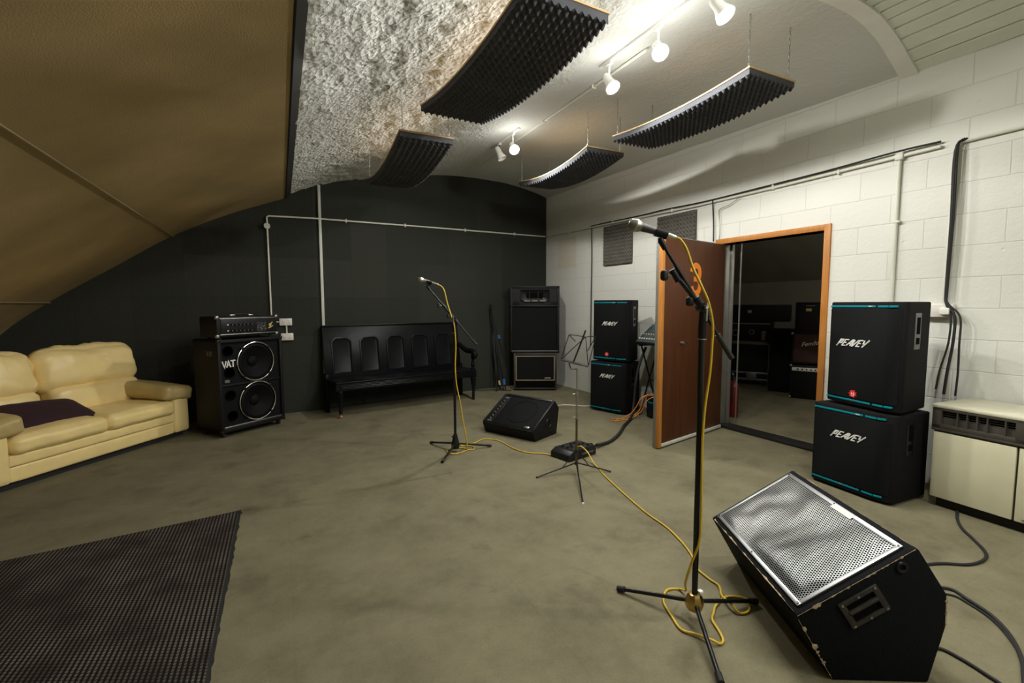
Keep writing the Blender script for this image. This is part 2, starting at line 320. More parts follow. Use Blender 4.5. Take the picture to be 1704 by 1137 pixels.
class MB:
    def __init__(s): s.v = []; s.f = []
    def add(s, vs, fs, Mx=None):
        o = len(s.v)
        s.v += [tuple(Mx @ Vector(v)) if Mx is not None else tuple(v) for v in vs]
        s.f += [[i+o for i in f] for f in fs]
        return s
    def bmadd(s, bm, Mx=None):
        bm.verts.index_update()
        s.add([v.co[:] for v in bm.verts], [[v.index for v in f.verts] for f in bm.faces], Mx); bm.free(); return s
    def box(s, c, d, bev=0, Mx=None, seg=2):
        bm = bmesh.new(); bmesh.ops.create_cube(bm, size=1)
        for v in bm.verts: v.co = Vector((v.co.x*d[0]+c[0], v.co.y*d[1]+c[1], v.co.z*d[2]+c[2]))
        if bev: bmesh.ops.bevel(bm, geom=bm.edges[:], offset=bev, segments=seg, affect='EDGES', profile=.5)
        return s.bmadd(bm, Mx)
    def rng(s, x0, x1, y0, y1, z0, z1, bev=0, Mx=None, seg=2):
        return s.box(((x0+x1)/2, (y0+y1)/2, (z0+z1)/2), (abs(x1-x0), abs(y1-y0), abs(z1-z0)), bev, Mx, seg)
    def prism(s, poly, h0, h1, bev=0, Mx=None, seg=2):
        """poly in local XY, extruded along local Z"""
        n = len(poly)
        a = sum(poly[i][0]*poly[(i+1) % n][1]-poly[(i+1) % n][0]*poly[i][1] for i in range(n))
        if a < 0: poly = poly[::-1]
        bm = bmesh.new()
        lo = [bm.verts.new((p[0], p[1], h0)) for p in poly]; hi = [bm.verts.new((p[0], p[1], h1)) for p in poly]
        bm.faces.new(lo[::-1]); bm.faces.new(hi)
        for i in range(n): bm.faces.new((lo[i], lo[(i+1) % n], hi[(i+1) % n], hi[i]))
        if bev: bmesh.ops.bevel(bm, geom=bm.edges[:], offset=bev, segments=seg, affect='EDGES', profile=.5)
        return s.bmadd(bm, Mx)
    def tube(s, pts, r, n=10, caps=True, closed=False, Mx=None):
        P = [Vector(p) for p in pts]; fr = frames(P); vs = []; fs = []
        for i, (p, (t, a, b)) in enumerate(zip(P, fr)):
            ri = r[i] if isinstance(r, (list, tuple)) else r
            for j in range(n):
                th = 2*PI*j/n; vs.append(p + a*(ri*math.cos(th)) + b*(ri*math.sin(th)))
        m = len(P)
        for i in range(m if closed else m-1):
            for j in range(n):
                k = (i+1) % m
                fs.append([i*n+j, i*n+(j+1) % n, k*n+(j+1) % n, k*n+j])
        if caps and not closed: fs.append(list(range(n))[::-1]); fs.append([(m-1)*n+j for j in range(n)])
        return s.add(vs, fs, Mx)
    def cyl(s, a, b, r, r2=None, n=16, Mx=None): return s.tube([a, b], [r, r if r2 is None else r2], n, Mx=Mx)
    def lathe(s, prof, n=24, Mx=None, caps=True):
        """prof [(radius, z)]"""
        vs = []; fs = []
        for r, z in prof:
            for j in range(n): vs.append((r*math.cos(2*PI*j/n), r*math.sin(2*PI*j/n), z))
        for i in range(len(prof)-1):
            for j in range(n): fs.append([i*n+j, i*n+(j+1) % n, (i+1)*n+(j+1) % n, (i+1)*n+j])
        if caps: fs.append(list(range(n))[::-1]); fs.append([(len(prof)-1)*n+j for j in range(n)])
        return s.add(vs, fs, Mx)
    def ring(s, c, R, r, nx=36, ny=8, Mx=None):
        """torus whose axis is local Y"""
        pts = [(c[0]+R*math.cos(2*PI*i/nx), c[1], c[2]+R*math.sin(2*PI*i/nx)) for i in range(nx)]
        return s.tube(pts, r, ny, closed=True, Mx=Mx)
    def grid(s, fn, nu, nv, Mx=None, flip=False):
        vs = [fn(i/nu, j/nv) for i in range(nu+1) for j in range(nv+1)]; w = nv+1
        fs = [[i*w+j, (i+1)*w+j, (i+1)*w+j+1, i*w+j+1] for i in range(nu) for j in range(nv)]
        if flip: fs = [f[::-1] for f in fs]
        return s.add(vs, fs, Mx)
    def ribbon(s, pts, w, y0, y1, Mx=None):
        """flat stroke in the local XZ plane, thickness from y0 to y1"""
        P = [Vector((p[0], 0, p[1])) for p in pts]; n = len(P); vs = []; fs = []
        for i in range(n):
            a = (P[i]-P[i-1]).normalized() if i else None; b = (P[i+1]-P[i]).normalized() if i < n-1 else None
            t = (a or b) if not (a and b) else (a+b).normalized()
            nn = Vector((-t.z, 0, t.x)); k = 1
            if a and b:
                c = max(.5, nn.dot(Vector((-a.z, 0, a.x)))); k = 1/c
            for q, y in ((nn*(w/2*k), y0), (nn*(-w/2*k), y0), (nn*(-w/2*k), y1), (nn*(w/2*k), y1)):
                vs.append((P[i].x+q.x, y, P[i].z+q.z))
        for i in range(n-1):
            for j in range(4): fs.append([i*4+j, i*4+(j+1) % 4, (i+1)*4+(j+1) % 4, (i+1)*4+j])
        fs.append([0, 1, 2, 3][::-1]); fs.append([(n-1)*4+j for j in range(4)])
        return s.add(vs, fs, Mx)
    def soft(s, c, d, r, bulge=(0, 0, 0), n=10, wr=0, seed=0, fr=6, Mx=None):
        """upholstered block: rounded box with bulging faces and leather wrinkles"""
        bm = bmesh.new(); bmesh.ops.create_cube(bm, size=2)
        bmesh.ops.subdivide_edges(bm, edges=bm.edges[:], cuts=n, use_grid_fill=True)
        h = Vector(d)/2
        for v in bm.verts:
            u = v.co.copy(); w = Vector(tuple(math.copysign(abs(q)**.8, q) for q in u))
            p = Vector((w.x*h.x, w.y*h.y, w.z*h.z))
            q = Vector(tuple(max(-(h[i]-r), min(h[i]-r, p[i])) for i in range(3)))
            dd = p-q
            if dd.length > 1e-9: p = q + dd.normalized()*min(r, max(abs(dd.x), abs(dd.y), abs(dd.z)))
            fx, fy, fz = (1-u.x**2), (1-u.y**2), (1-u.z**2)
            p.x += math.copysign(bulge[0]*fy*fz, u.x) if abs(u.x) > .99 else 0
            p.y += math.copysign(bulge[1]*fx*fz, u.y) if abs(u.y) > .99 else 0
            p.z += math.copysign(bulge[2]*fx*fy, u.z) if abs(u.z) > .99 else 0
            if wr:
                k = noise.noise(Vector((p.x*fr+seed, p.y*fr, p.z*fr*.8)))
                k2 = noise.noise(Vector((p.x*fr*2.7+seed, p.y*fr*2.7+p.x*9, p.z*fr*2.2)))
                p += p.normalized()*(wr*(k+.6*k2))
            v.co = p+Vector(c)
        return s.bmadd(bm, Mx)
    def build(s, name, mat, parent=None, ang=35, loc=None, rz=None, smooth=True):
        me = bpy.data.meshes.new(name); me.from_pydata(s.v, [], s.f); me.update()
        bm = bmesh.new(); bm.from_mesh(me); bmesh.ops.recalc_face_normals(bm, faces=bm.faces[:]); bm.to_mesh(me); bm.free()
        if smooth:
            for p in me.polygons: p.use_smooth = True
            me.set_sharp_from_angle(angle=math.radians(ang))
        me.materials.append(mat if not isinstance(mat, str) else M[mat])
        o = bpy.data.objects.new(name, me); COL.objects.link(o)
        if parent: o.parent = parent
        if loc is not None: o.location = loc
        if rz is not None: o.rotation_euler = (0, 0, rz)
        return o

def text_part(name, body, size, mat, parent, x, y, z, shear=0, ext=.001, cx='CENTER', tilt=PI/2, rz=0):
    cu = bpy.data.curves.new('lettering', 'FONT'); cu.body = body; cu.size = size; cu.shear = shear; cu.extrude = ext; cu.align_x = cx; cu.align_y = 'CENTER'
    t = bpy.data.objects.new('lettering', cu); COL.objects.link(t)
    dg = bpy.context.evaluated_depsgraph_get(); dg.update()
    me = bpy.data.meshes.new_from_object(t.evaluated_get(dg)); bpy.data.objects.remove(t); bpy.data.curves.remove(cu)
    me.materials.clear(); me.materials.append(M[mat]); me.name = name
    o = bpy.data.objects.new(name, me); COL.objects.link(o); o.parent = parent
    o.location = (x, y, z); o.rotation_euler = (tilt, 0, rz)
    return o

def thing(name, label, cat, loc=(0, 0, 0), rz=0, group=None):
    o = bpy.data.objects.new(name, None); COL.objects.link(o); o.empty_display_size = .1
    o.location = loc; o.rotation_euler = (0, 0, rz); o['label'] = label; o['category'] = cat
    if group: o['group'] = group
    return o
def tag(o, label, cat, group=None):
    o['label'] = label; o['category'] = cat
    if group: o['group'] = group
    return o
def struct(o): o['kind'] = 'structure'; return o
def ang(a, b): return math.atan2(b[1]-a[1], b[0]-a[0])

# ------------------------------------------------------------------ the setting
RA = Vector((4.50, 1.2)); RB = Vector((4.33, 6.7)); RD = (RB-RA).normalized(); RN = Vector((-RD.y, RD.x)); RZ = ang(RA, RB)
def rwp(Y, off, z):
    s = (Y-RA.y)/RD.y; p = RA+RD*s+RN*off; return Vector((p.x, p.y, z))
BK = Vector((.40, 6.66)); BC = Vector((4.31, 7.33)); BZ = ang(BK, BC); BD = (BC-BK).normalized(); BN = Vector((BD.y, -BD.x))
def bwp(X, off, z):
    if X <= BK.x: return Vector((X, BK.y-off, z))
    p = BK+BD*((X-BK.x)/BD.x)+BN*off; return Vector((p.x, p.y, z))
PROF = [(.10, 2.775), (.5, 2.955), (.83, 3.055), (1.145, 3.135), (1.56, 3.225), (1.93, 3.30), (2.35, 3.365), (2.7, 3.395), (3.1, 3.41), (3.5, 3.405), (3.9, 3.365), (4.2, 3.31), (4.32, 3.275), (4.42, 3.25), (4.60, 3.20)]
NEAR = [(.10, 2.775), (.5, 2.955), (.83, 3.055), (1.145, 3.135), (1.56, 3.225), (1.93, 3.31), (2.35, 3.39), (2.7, 3.44), (3.1, 3.48), (3.5, 3.50), (3.75, 3.495), (3.95, 3.46), (4.15, 3.385), (4.32, 3.285), (4.60, 3.12)]
def cz(x, y=4.0):
    k = max(0, min(1, (y-1.9)/5.0)); return cz_(x, PROF)*k+cz_(x, NEAR)*(1-k)
def cz_(x, P):
    if x <= P[0][0]: return P[0][1]
    for i in range(len(P)-1):
        if x <= P[i+1][0]:
            a, b = P[i], P[i+1]; p = P[max(0, i-1)]; q = P[min(len(P)-1, i+2)]
            t = (x-a[0])/(b[0]-a[0]); h = b[0]-a[0]
            m0 = (b[1]-p[1])/max(1e-6, b[0]-p[0])*h; m1 = (q[1]-a[1])/max(1e-6, q[0]-a[0])*h
            return (2*t**3-3*t*t+1)*a[1]+(t**3-2*t*t+t)*m0+(-2*t**3+3*t*t)*b[1]+(t**3-t*t)*m1
    return P[-1][1]

def build_shell():
    YN = -3.2
    # floor
    b = MB().rng(-3.4, 9.2, YN-.2, 8.6, -.1, 0); struct(b.build('floor', 'floor', smooth=False))
    # right wall with its doorway (local x along the wall, y into the room)
    def s(Y): return (Y-RA.y)/RD.y
    b = MB(); y0, y1 = 2.60, 3.70
    b.rng(s(YN), s(y0), -.16, 0, 0, 3.6); b.rng(s(y1), s(7.42), -.16, 0, 0, 3.6); b.rng(s(y0), s(y1), -.16, 0, 2.06, 3.6)
    struct(b.build('wall_right', 'block', loc=(RA.x, RA.y, 0), rz=RZ, smooth=False))
    # back wall, two runs of one surface
    b = MB()
    L = (BC-BK).length + .2
    b.rng(0, L, 0, .15, 0, 3.6)
    o = b.build('wall_back', 'tile', loc=(BK.x, BK.y, 0), rz=BZ, smooth=False); struct(o)
    b = MB().rng(-3.4, BK.x+.02, BK.y, BK.y+.15, 0, 3.3); struct(b.build('wall_back', 'tile', smooth=False))
    # wall behind the camera
    b = MB().rng(-3.4, 4.9, YN-.15, YN, 0, 3.7); struct(b.build('wall_front', 'beyond', smooth=False))
    # rough vaulted ceiling
    b = MB(); NX, NY = 165, 150
    def fn(u, v):
        x = .08+u*4.5; yend = bwp(min(x, 4.31), 0, 0).y+.06; y = 2.03+v*(yend-2.03)
        k = max(0, min(1, (2.35-x)/.8)); k = k*k*(3-2*k)
        a = noise.fractal(Vector((x*9, y*9, 3)), .8, 2.1, 4)*.014 + noise.noise(Vector((x*30, y*22, 0)))*.007
        a2 = noise.noise(Vector((x*3, y*3, 7)))*.006
        return (x, y, cz(x, y)+a*(.12+.88*k)+a2)
    b.grid(fn, NX, NY)
    # slab above so that no light leaks
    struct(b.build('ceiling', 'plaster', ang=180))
    # planked ceiling nearer the camera
    pts = []; n = 0
    xs = [.08+i*.098 for i in range(47)]
    b = MB()
    for x0, x1 in zip(xs[:-1], xs[1:]):
        a, c = cz(x0, 1.9)-.012, cz(x1, 1.9)-.012; t = Vector((x1-x0, 0, c-a)).normalized()
        g = .008
        q = [(x0+t.x*g, a+t.z*g), (x1-t.x*g, c-t.z*g), (x1-t.x*g, c-t.z*g+.03), (x0+t.x*g, a+t.z*g+.03)]
        b.prism(q, -1.99, -YN+.1, Mx=Matrix(((1, 0, 0, 0), (0, 0, -1, 0), (0, 1, 0, 0), (0, 0, 0, 1))))
    # gaps are real; their shade is painted by the black backing sheet behind
    struct(b.build('ceiling', 'plank', ang=30))
    b = MB(); b.grid(lambda u, v: (.08+u*4.5, YN-.1+v*(1.99-YN+.1), cz(.08+u*4.5, 1.9)+.024), 45, 1)
    struct(b.build('ceiling', 'blackwood', ang=30))
    b = MB(); 
    b.grid(lambda u, v: (.08+u*4.5, 1.975+v*.115, cz(.08+u*4.5, 1.9)-.030), 60, 1)
    b.grid(lambda u, v: (.08+u*4.5, 1.975, cz(.08+u*4.5, 1.9)-.030+v*.06), 60, 1)
    b.grid(lambda u, v: (.08+u*4.5, 2.09, cz(.08+u*4.5, 1.9)-.030+v*.05), 60, 1)
    struct(b.build('trim_1', 'whitewood'))
    # sloping brown fabric boards over the sofa side
    SL = [(-3.35, -.02), (-3.0, .55), (-2.62, 1.08), (-2.2, 1.44), (-1.65, 1.82), (-1.08, 2.205), (-.52, 2.49), (.11, 2.745)]
    def sl(t):
        P = spline([(x, 0, z) for x, z in SL], 8); i = min(int(t*(len(P)-1)), len(P)-2); f = t*(len(P)-1)-i; q = P[i].lerp(P[i+1], f); return q
    b = MB(); b.grid(lambda u, v: (sl(u).x, YN-.1+v*(6.72-YN+.1), sl(u).z), 56, 24)
    b.grid(lambda u, v: (sl(u).x-.03, YN-.1+v*(6.72-YN+.1), sl(u).z+.06), 56, 2)
    struct(b.build('wall_left', 'fabric', ang=60))
    for i, (x, z) in enumerate(((-1.08, 2.200), (-2.2, 1.435))):
        b = MB().tube([(x+.004, YN, z-.004), (x+.004, 6.66, z-.004)], .0055, 8)
        struct(b.build('trim_%d' % (i+2), 'seam'))
    b = MB().prism([(.106, 2.741), (.117, 2.740), (.172, 2.805), (.13, 2.86)], -6.70, -YN, Mx=Matrix(((1, 0, 0, 0), (0, 0, -1, 0), (0, 1, 0, 0), (0, 0, 0, 1))))
    struct(b.build('trim_4', 'blackwood', smooth=False))
    # the store room seen through the door
    b = MB().rng(8.3, 8.45, -1, 8.6, 0, 3.4); struct(b.build('wall_beyond', 'beyond', smooth=False))
    b = MB().rng(4.5, 8.4, 8.35, 8.5, 0, 3.4); struct(b.build('wall_beyond_left', 'beyond', smooth=False))
    b = MB().rng(4.6, 8.4, -1.1, -1, 0, 3.4); struct(b.build('wall_beyond_right', 'beyond', smooth=False))
    b = MB().prism([(8.4, 1.75), (6.9, 2.55), (4.5, 2.75), (4.5, 2.85), (6.95, 2.66), (8.4, 1.86)], -8.5, 1.1, Mx=Matrix(((1, 0, 0, 0), (0, 0, -1, 0), (0, 1, 0, 0), (0, 0, 0, 1))))
    struct(b.build('ceiling', 'beyond', smooth=False))
build_shell()

# ------------------------------------------------------------------ track lights
def spot(x, y, zt, aim, lit, label, power=0, drop=.13, beam=(-.06, -.1, -1)):
    """track spot: clip, arm, head; head axis along aim"""
    t = thing('track_spotlight', label, 'spotlight', (x, y, zt), 0, 'spotlights on the ceiling track')
    MB().box((0, 0, -.012), (.03, .07, .024), .004).build('track_adapter', 'lampwhite', t)
    MB().cyl((0, 0, -.02), (0, 0, -drop), .008, n=10).build('arm', 'lampwhite' if lit else 'plastic', t)
    a = Vector(aim).normalized(); q = a.to_track_quat('Z', 'Y').to_matrix().to_4x4(); q.translation = (0, 0, -drop)
    MB().lathe([(.012, -.075), (.028, -.07), (.034, -.05), (.035, 0), (.041, .03), (.056, .07), (.059, .085), (.055, .086), (.052, .075), (.036, .03), (.001, .028)], 24, q).build('head', 'lampwhite', t)
    if lit:
        MB().lathe([(.001, .03), (.033, .034), (.043, .055), (.049, .07), (.038, .084), (.001, .088)], 24, q).build('bulb', 'bulb', t)
    if power:
        ld = bpy.data.lights.new('lamp_light', 'SPOT'); ld.energy = power; ld.color = LAMP_COL; ld.shadow_soft_size = .035; ld.spot_size = math.radians(178); ld.spot_blend = .12
        lo = bpy.data.objects.new('lamp_light', ld); COL.objects.link(lo); lo.parent = t
        lo.location = Vector((0, 0, -drop)) + a*.10
        l2 = bpy.data.lights.new('lamp_spill', 'POINT'); l2.energy = min(power, 80)*.125 if y < 4.5 else 7; l2.color = LAMP_COL; l2.shadow_soft_size = .10
        o2 = bpy.data.objects.new('lamp_spill', l2); COL.objects.link(o2); o2.parent = t; o2.location = Vector((0, 0, -drop)) + a*.11
        lo.rotation_euler = Vector(beam).to_track_quat('-Z', 'Y').to_euler()
    return t

def lights():
    TX = 2.50
    for (y0, y1, lab) in ((4.86, 5.62, 'short white ceiling track carrying two spotlights near the black back wall'), (-2.2, 3.36, 'long white ceiling track running overhead past three lit spotlights')):
        o = MB().rng(-.018, .018, y0, y1, -.03, 0, .003).build('light_track', 'lampwhite', loc=(TX, 0, cz(TX, 3)+.004))
        tag(o, lab, 'light track')
    z = cz(TX, 3)-.024
    cam = Vector((0, 0, 1.4))
    spot(TX+.0, 5.40, z, (.35, -.25, -.9), False, 'unlit white spotlight, end of the short track nearest the back wall', 0, .11)
    spot(TX+.0, 5.02, z, (-.15, -.75, -.65), True, 'lit spotlight on the short track beside the unlit white head', LAMP_W*1.9, .15)
    spot(TX+.0, 3.24, z, (.05, -.55, -.8), True, 'lit spotlight at the far end of the long track', LAMP_W*1.25, .15)
    spot(TX+.0, 2.68, z, (-.3, -.6, -.75), True, 'middle of the three lit spotlights on the long track', LAMP_W*1.0, .15)
    spot(TX+.0, 2.16, z, (.15, -.5, -.85), True, 'brightest lit spotlight at the top edge of the photo', LAMP_W*.8, .15, (-.3, .1, -1))
    for y in (.9, -.6, -1.9):
        # the same track goes on above and behind the camera
        ld = bpy.data.lights.new('lamp_light', 'SPOT'); ld.energy = BACK_W; ld.color = LAMP_COL; ld.shadow_soft_size = .04; ld.spot_size = math.radians(176); ld.spot_blend = .3
        lo = bpy.data.objects.new('lamp_light', ld); COL.objects.link(lo); lo.location = (TX-.03, y, z-.24); lo.rotation_euler = Vector((-.75, .3, -1)).to_track_quat('-Z', 'Y').to_euler()
    # conduit feeding the tracks
    x = 2.68
    t = thing('ceiling_conduit', 'painted conduit pipe on the ceiling between the spotlight tracks', 'conduit')
    MB().tube([(x, 3.0, cz(x)-.012), (x, 7.02, cz(x)-.012)], .013, 10).build('pipe', 'pipe', t)
    for y in (3.7, 4.6, 6.2): MB().box((x, y, cz(x)-.012), (.045, .02, .032), .004).build('saddle', 'pipe', t)
lights()
ld = bpy.data.lights.new('store_room_fill', 'POINT'); ld.energy = 20; ld.color = (1, .93, .8); ld.shadow_soft_size = .12  # added fill to brighten the store room, no lamp is seen there
lo = bpy.data.objects.new('store_room_fill', ld); COL.objects.link(lo); lo.location = (6.4, 2.0, 2.35)

# ------------------------------------------------------------------ hanging foam panels
def chain(p, q, parent, mat='steel'):
    p, q = Vector(p), Vector(q); L = (q-p).length; n = max(2, int(L/.026)); b = MB(); d = (q-p)/n
    for i in range(n):
        c = p+d*(i+.5); R = (q-p).normalized().to_track_quat('Z', 'Y').to_matrix()
        s = R.col[0] if i % 2 else R.col[1]; u = (q-p).normalized()
        pts = [c+s*(.006*math.cos(2*PI*k/10))+u*(.018*math.sin(2*PI*k/10)) for k in range(10)]
        b.tube(pts, .0022, 5, closed=True)
    return b.build('chain', mat, parent)

def foam_panel(x0, x1, y0, y1, z, sag, label, rz=0, step=.05):
    cx, cy = (x0+x1)/2, (y0+y1)/2; W_, L_ = x1-x0, y1-y0
    t = thing('hanging_baffle', label, 'acoustic panel', (cx, cy, z), rz, 'curved acoustic panels hanging from the ceiling')
    def h(y): return sag*((2*y/L_)**2)-sag*1.0
    nx, ny = int(W_/step)*6, int(L_/step)*6
    b = MB()
    def under(u, v):
        x = (u-.5)*W_; y = (v-.5)*L_
        k = (.5+.5*math.sin(2*PI*x/step))*(.5+.5*math.sin(2*PI*y/step)) + .5*(.5-.5*math.sin(2*PI*x/step))*(.5-.5*math.sin(2*PI*y/step))
        return (x, y, h(y)-.028-.034*k)
    b.grid(under, nx, ny)
    for sx in (-.5, .5): b.grid(lambda u, v, sx=sx: (sx*W_, (v-.5)*L_, h((v-.5)*L_)*(1) + (0 if u < .5 else under(sx+.5, v)[2]-h((v-.5)*L_))), 1, ny)
    for sy in (0, 1): b.grid(lambda u, v, sy=sy: ((u-.5)*W_, (sy-.5)*L_, h((sy-.5)*L_) if v < .5 else under(u, sy)[2]), nx, 1)
    b.grid(lambda u, v: ((u-.5)*W_, (v-.5)*L_, h((v-.5)*L_)), 1, 24)
    b.build('foam', 'foam', t, 60)
    b = MB(); e = .006
    for zz in (.002, .014): b.grid(lambda u, v, zz=zz: ((u-.5)*(W_+2*e), (v-.5)*(L_+2*e), h((v-.5)*L_)+zz), 1, 24)
    for sx in (-1, 1): b.grid(lambda u, v, sx=sx: (sx*(W_/2+e), (v-.5)*(L_+2*e), h((v-.5)*L_)+.002+.012*u), 1, 24)
    for sy in (-1, 1): b.grid(lambda u, v, sy=sy: ((u-.5)*(W_+2*e), sy*(L_/2+e), h(L_/2)+.002+.012*v), 1, 1)
    b.build('backing_board', 'lath', t, 30)
    for sx in (-1, 1):
        for sy in (-1, 1):
            px, py = sx*(W_/2-.03), sy*(L_/2-.03)
            chain((px, py, h(py)+.01), (px, py, cz(cx+px, cy+py)-z+.02), t)
    return t
foam_panel(1.12, 1.66, 2.20, 3.86, 3.005, .075, 'charcoal egg-crate foam panel nearest the camera, hung against the rough white ceiling', .045)
foam_panel(3.07, 3.58, 2.37, 3.90, 3.08, .045, 'long foam panel hanging by the white block wall beyond the lit spotlights')
foam_panel(.93, 1.39, 3.95, 5.60, 2.82, .09, 'foam panel hanging left, just in front of the top of the black back wall')
foam_panel(2.98, 3.47, 4.22, 5.80, 3.065, .085, 'foam panel hanging in the far corner where white wall meets black wall')

# ------------------------------------------------------------------ wall foam tiles
def wall_tile(Ya, Yb, z0, z1, label):
    w, hh = abs(Ya-Yb), z1-z0; step = .05
    p = rwp(min(Ya, Yb), 0, z0); n = int(w/step)*6; m = int(hh/step)*6
    b = MB()
    def fr(u, v):
        x, z = u*w, v*hh; k = (.5+.5*math.sin(2*PI*x/step))*(.5+.5*math.sin(2*PI*z/step))+.5*(.5-.5*math.sin(2*PI*x/step))*(.5-.5*math.sin(2*PI*z/step))
        return (x, .018+.03*k, z)
    b.grid(fr, n, m)
    for u in (0, 1): b.grid(lambda a, v, u=u: (u*w, 0 if a < .5 else fr(u, v)[1], v*hh), 1, m)
    for v in (0, 1): b.grid(lambda u, a, v=v: (u*w, 0 if a < .5 else fr(u, v)[1], v*hh), n, 1)
    o = b.build('foam_tile', 'foamgrey', None, 60, loc=(p.x, p.y, p.z), rz=RZ)
    tag(o, label, 'foam tile', 'egg-crate foam tiles stuck on the white wall')
wall_tile(5.70, 5.10, 1.97, 2.53, 'square grey foam tile on the white wall left of the near microphone')
wall_tile(4.63, 4.03, 1.96, 2.50, 'grey foam tile on the white wall partly hidden behind the open door')

# ------------------------------------------------------------------ pipes and cables on the walls
def wall_runs():
    # back wall conduit with junction box and clips
    t = thing('wall_conduit', 'thin white conduit crossing the black back wall and dropping to the sockets', 'conduit')
    pts = [bwp(-.105, .02, 1.24), bwp(-.11, .02, 2.49), bwp(-.09, .02, 2.505), bwp(.4, .02, 2.515), bwp(2.3, .02, 2.56), bwp(4.27, .02, 2.60)]
    MB().tube(pts, .011, 10).build('pipe', 'pipe', t)
    MB().cyl(bwp(-.11, .0, 2.38), bwp(-.11, .045, 2.38), .035, n=20).build('junction_box', 'pipe', t)
    for X in (.83, 1.66, 2.65, 3.6):
        p = bwp(X, .02, 2.505+.023*(X-0)); MB().box(p, (.018, .035, .05), .004).build('clip', 'pipe', t)
    o = MB().rng(-.018, .018, -.03, 0, .01, 2.95, .004).build('cable_trunking', 'trunk', loc=bwp(.50, 0, 0), rz=BZ)
    tag(o, 'tall white cable trunking strip standing up the black wall beside the bench', 'trunking')
    for X, z, lab in ((.055, 1.185, 'upper of two white double sockets beside the amplifier'), (.065, .995, 'lower of two white double sockets beside the bass cabinet')):
        t = thing('wall_socket', lab, 'socket', bwp(X, 0, z), 0, 'white sockets on the black wall')
        MB().rng(-.073, .073, -.04, 0, -.045, .045, .006).build('faceplate', 'socket', t)
        for sx in (-.034, .034):
            MB().rng(sx-.012, sx+.012, -.044, -.04, .012, .03, .001).build('switch', 'white', t)
            b = MB(); 
            for dx, dz in ((0, -.006), (-.011, -.024), (.011, -.024)): b.rng(sx+dx-.003, sx+dx+.003, -.042, -.039, dz-.004, dz+.004)
            b.build('pin_holes', 'hole', t)
    o = MB().tube([bwp(-.105, .015, 1.185), bwp(-.02, .015, 1.185)], .010, 8).build('conduit_spur', 'pipe'); tag(o, 'short white pipe joining the drop to the upper double socket', 'conduit')
    o = MB().tube([bwp(.062, .014, 1.04), bwp(.062, .014, 1.14)], .010, 8).build('conduit_spur', 'pipe'); tag(o, 'short white pipe between the two stacked double sockets', 'conduit')
    # right wall
    t = thing('wall_conduit', 'white conduit running level along the white block wall above the door', 'conduit')
    MB().tube([rwp(7.28, .018, 2.60), rwp(6.0, .018, 2.575), rwp(4.0, .018, 2.54), rwp(3.0, .018, 2.545), rwp(1.80, .018, 2.565)], .013, 10).build('pipe', 'pipe', t)
    for Y in (6.6, 5.5, 4.4, 3.1, 2.5): 
        p = rwp(Y, .018, 2.55 if Y < 5 else 2.575); MB().box((p.x, p.y, p.z), (.03, .018, .045), .004).build('clip', 'pipe', t)
    t = thing('wall_conduit', 'white conduit dropping from a tee above the right speaker stack', 'conduit')
    MB().tube([rwp(2.055, .018, 2.56), rwp(2.055, .018, 1.0)], .0135, 10).build('pipe', 'pipe', t)
    p = rwp(2.055, .02, 2.56); MB().box((p.x, p.y, p.z), (.04, .06, .06), .012).build('tee_fitting', 'pipe', t)
    p = rwp(2.05, .02, 2.05); MB().box((p.x, p.y, p.z), (.03, .05, .018), .003).build('clip', 'pipe', t)
    t = thing('wall_conduit', 'white conduit behind the thick black cable drop, running on out of frame', 'conduit')
    MB().tube([rwp(1.72, .018, 1.40), rwp(1.71, .018, 2.53), rwp(1.69, .018, 2.565), rwp(1.3, .018, 2.57), rwp(-1.5, .018, 2.57)], .0135, 10).build('pipe', 'pipe', t)
    # black cables
    def c(name, label, pts, r, mat='rubber', k=5, n=8):
        o = MB().tube(spline(pts, k), r, n).build(name, mat, ang=60); tag(o, label, 'cable'); return o
    c('wall_cable', 'thin black cable lying along the top of the white wall conduit', [rwp(5.99, .025, .75), rwp(5.99, .02, 1.4), rwp(5.985, .02, 2.1), rwp(5.99, .02, 2.54), rwp(5.93, .022, 2.595), rwp(5.0, .02, 2.580), rwp(4.5, .02, 2.582), rwp(3.9, .02, 2.566), rwp(3.2, .02, 2.575), rwp(2.6, .02, 2.585), rwp(2.1, .035, 2.60), rwp(1.80, .025, 2.60)], .0075)
    c('wall_cable', 'black cable dropping from the wall conduit to the left end of the door frame', [rwp(3.79, .04, 2.56), rwp(3.79, .035, 2.5), rwp(3.785, .02, 2.3), rwp(3.78, .02, 2.10)], .007)
    c('wall_cable', 'looping grey cable beside the black drop above the door frame', [rwp(3.45, .03, 2.53), rwp(3.58, .03, 2.47), rwp(3.70, .03, 2.44), rwp(3.715, .02, 2.36), rwp(3.70, .02, 2.2), rwp(3.71, .02, 2.10)], .004, 'steel')
    for i, (dx, r, low, lab) in enumerate(((0, .0095, .72, 'thickest black cable of the drop beside the wall sockets'), (-.03, .0065, .72, 'black cable hanging right of the thick drop behind the heater'), (.022, .0065, .75, 'black cable hanging left of the thick drop, between speaker and heater'))):
        c('drop_cable', lab, [rwp(1.66-dx*.5, .03, 2.58), rwp(1.70+dx*.3, .05, 2.50), rwp(1.695+dx*.3, .055, 2.0), rwp(1.70+dx*.2, .05, 1.5), rwp(1.69+dx*.2, .06, 1.40), rwp(1.635+dx, .07, 1.30), rwp(1.635+dx*1.2, .07, 1.1), rwp(1.655+dx*2, .07, .9), rwp(1.67+dx*2.2, .06, low)], r)
    # double socket
    p = rwp(1.755, 0, 1.345)
    t = thing('wall_socket', 'white double socket box on the block wall behind the right speaker stack', 'socket', p, RZ)
    MB().rng(-.10, .10, 0, .05, -.05, .05, .006).build('faceplate', 'socket', t)
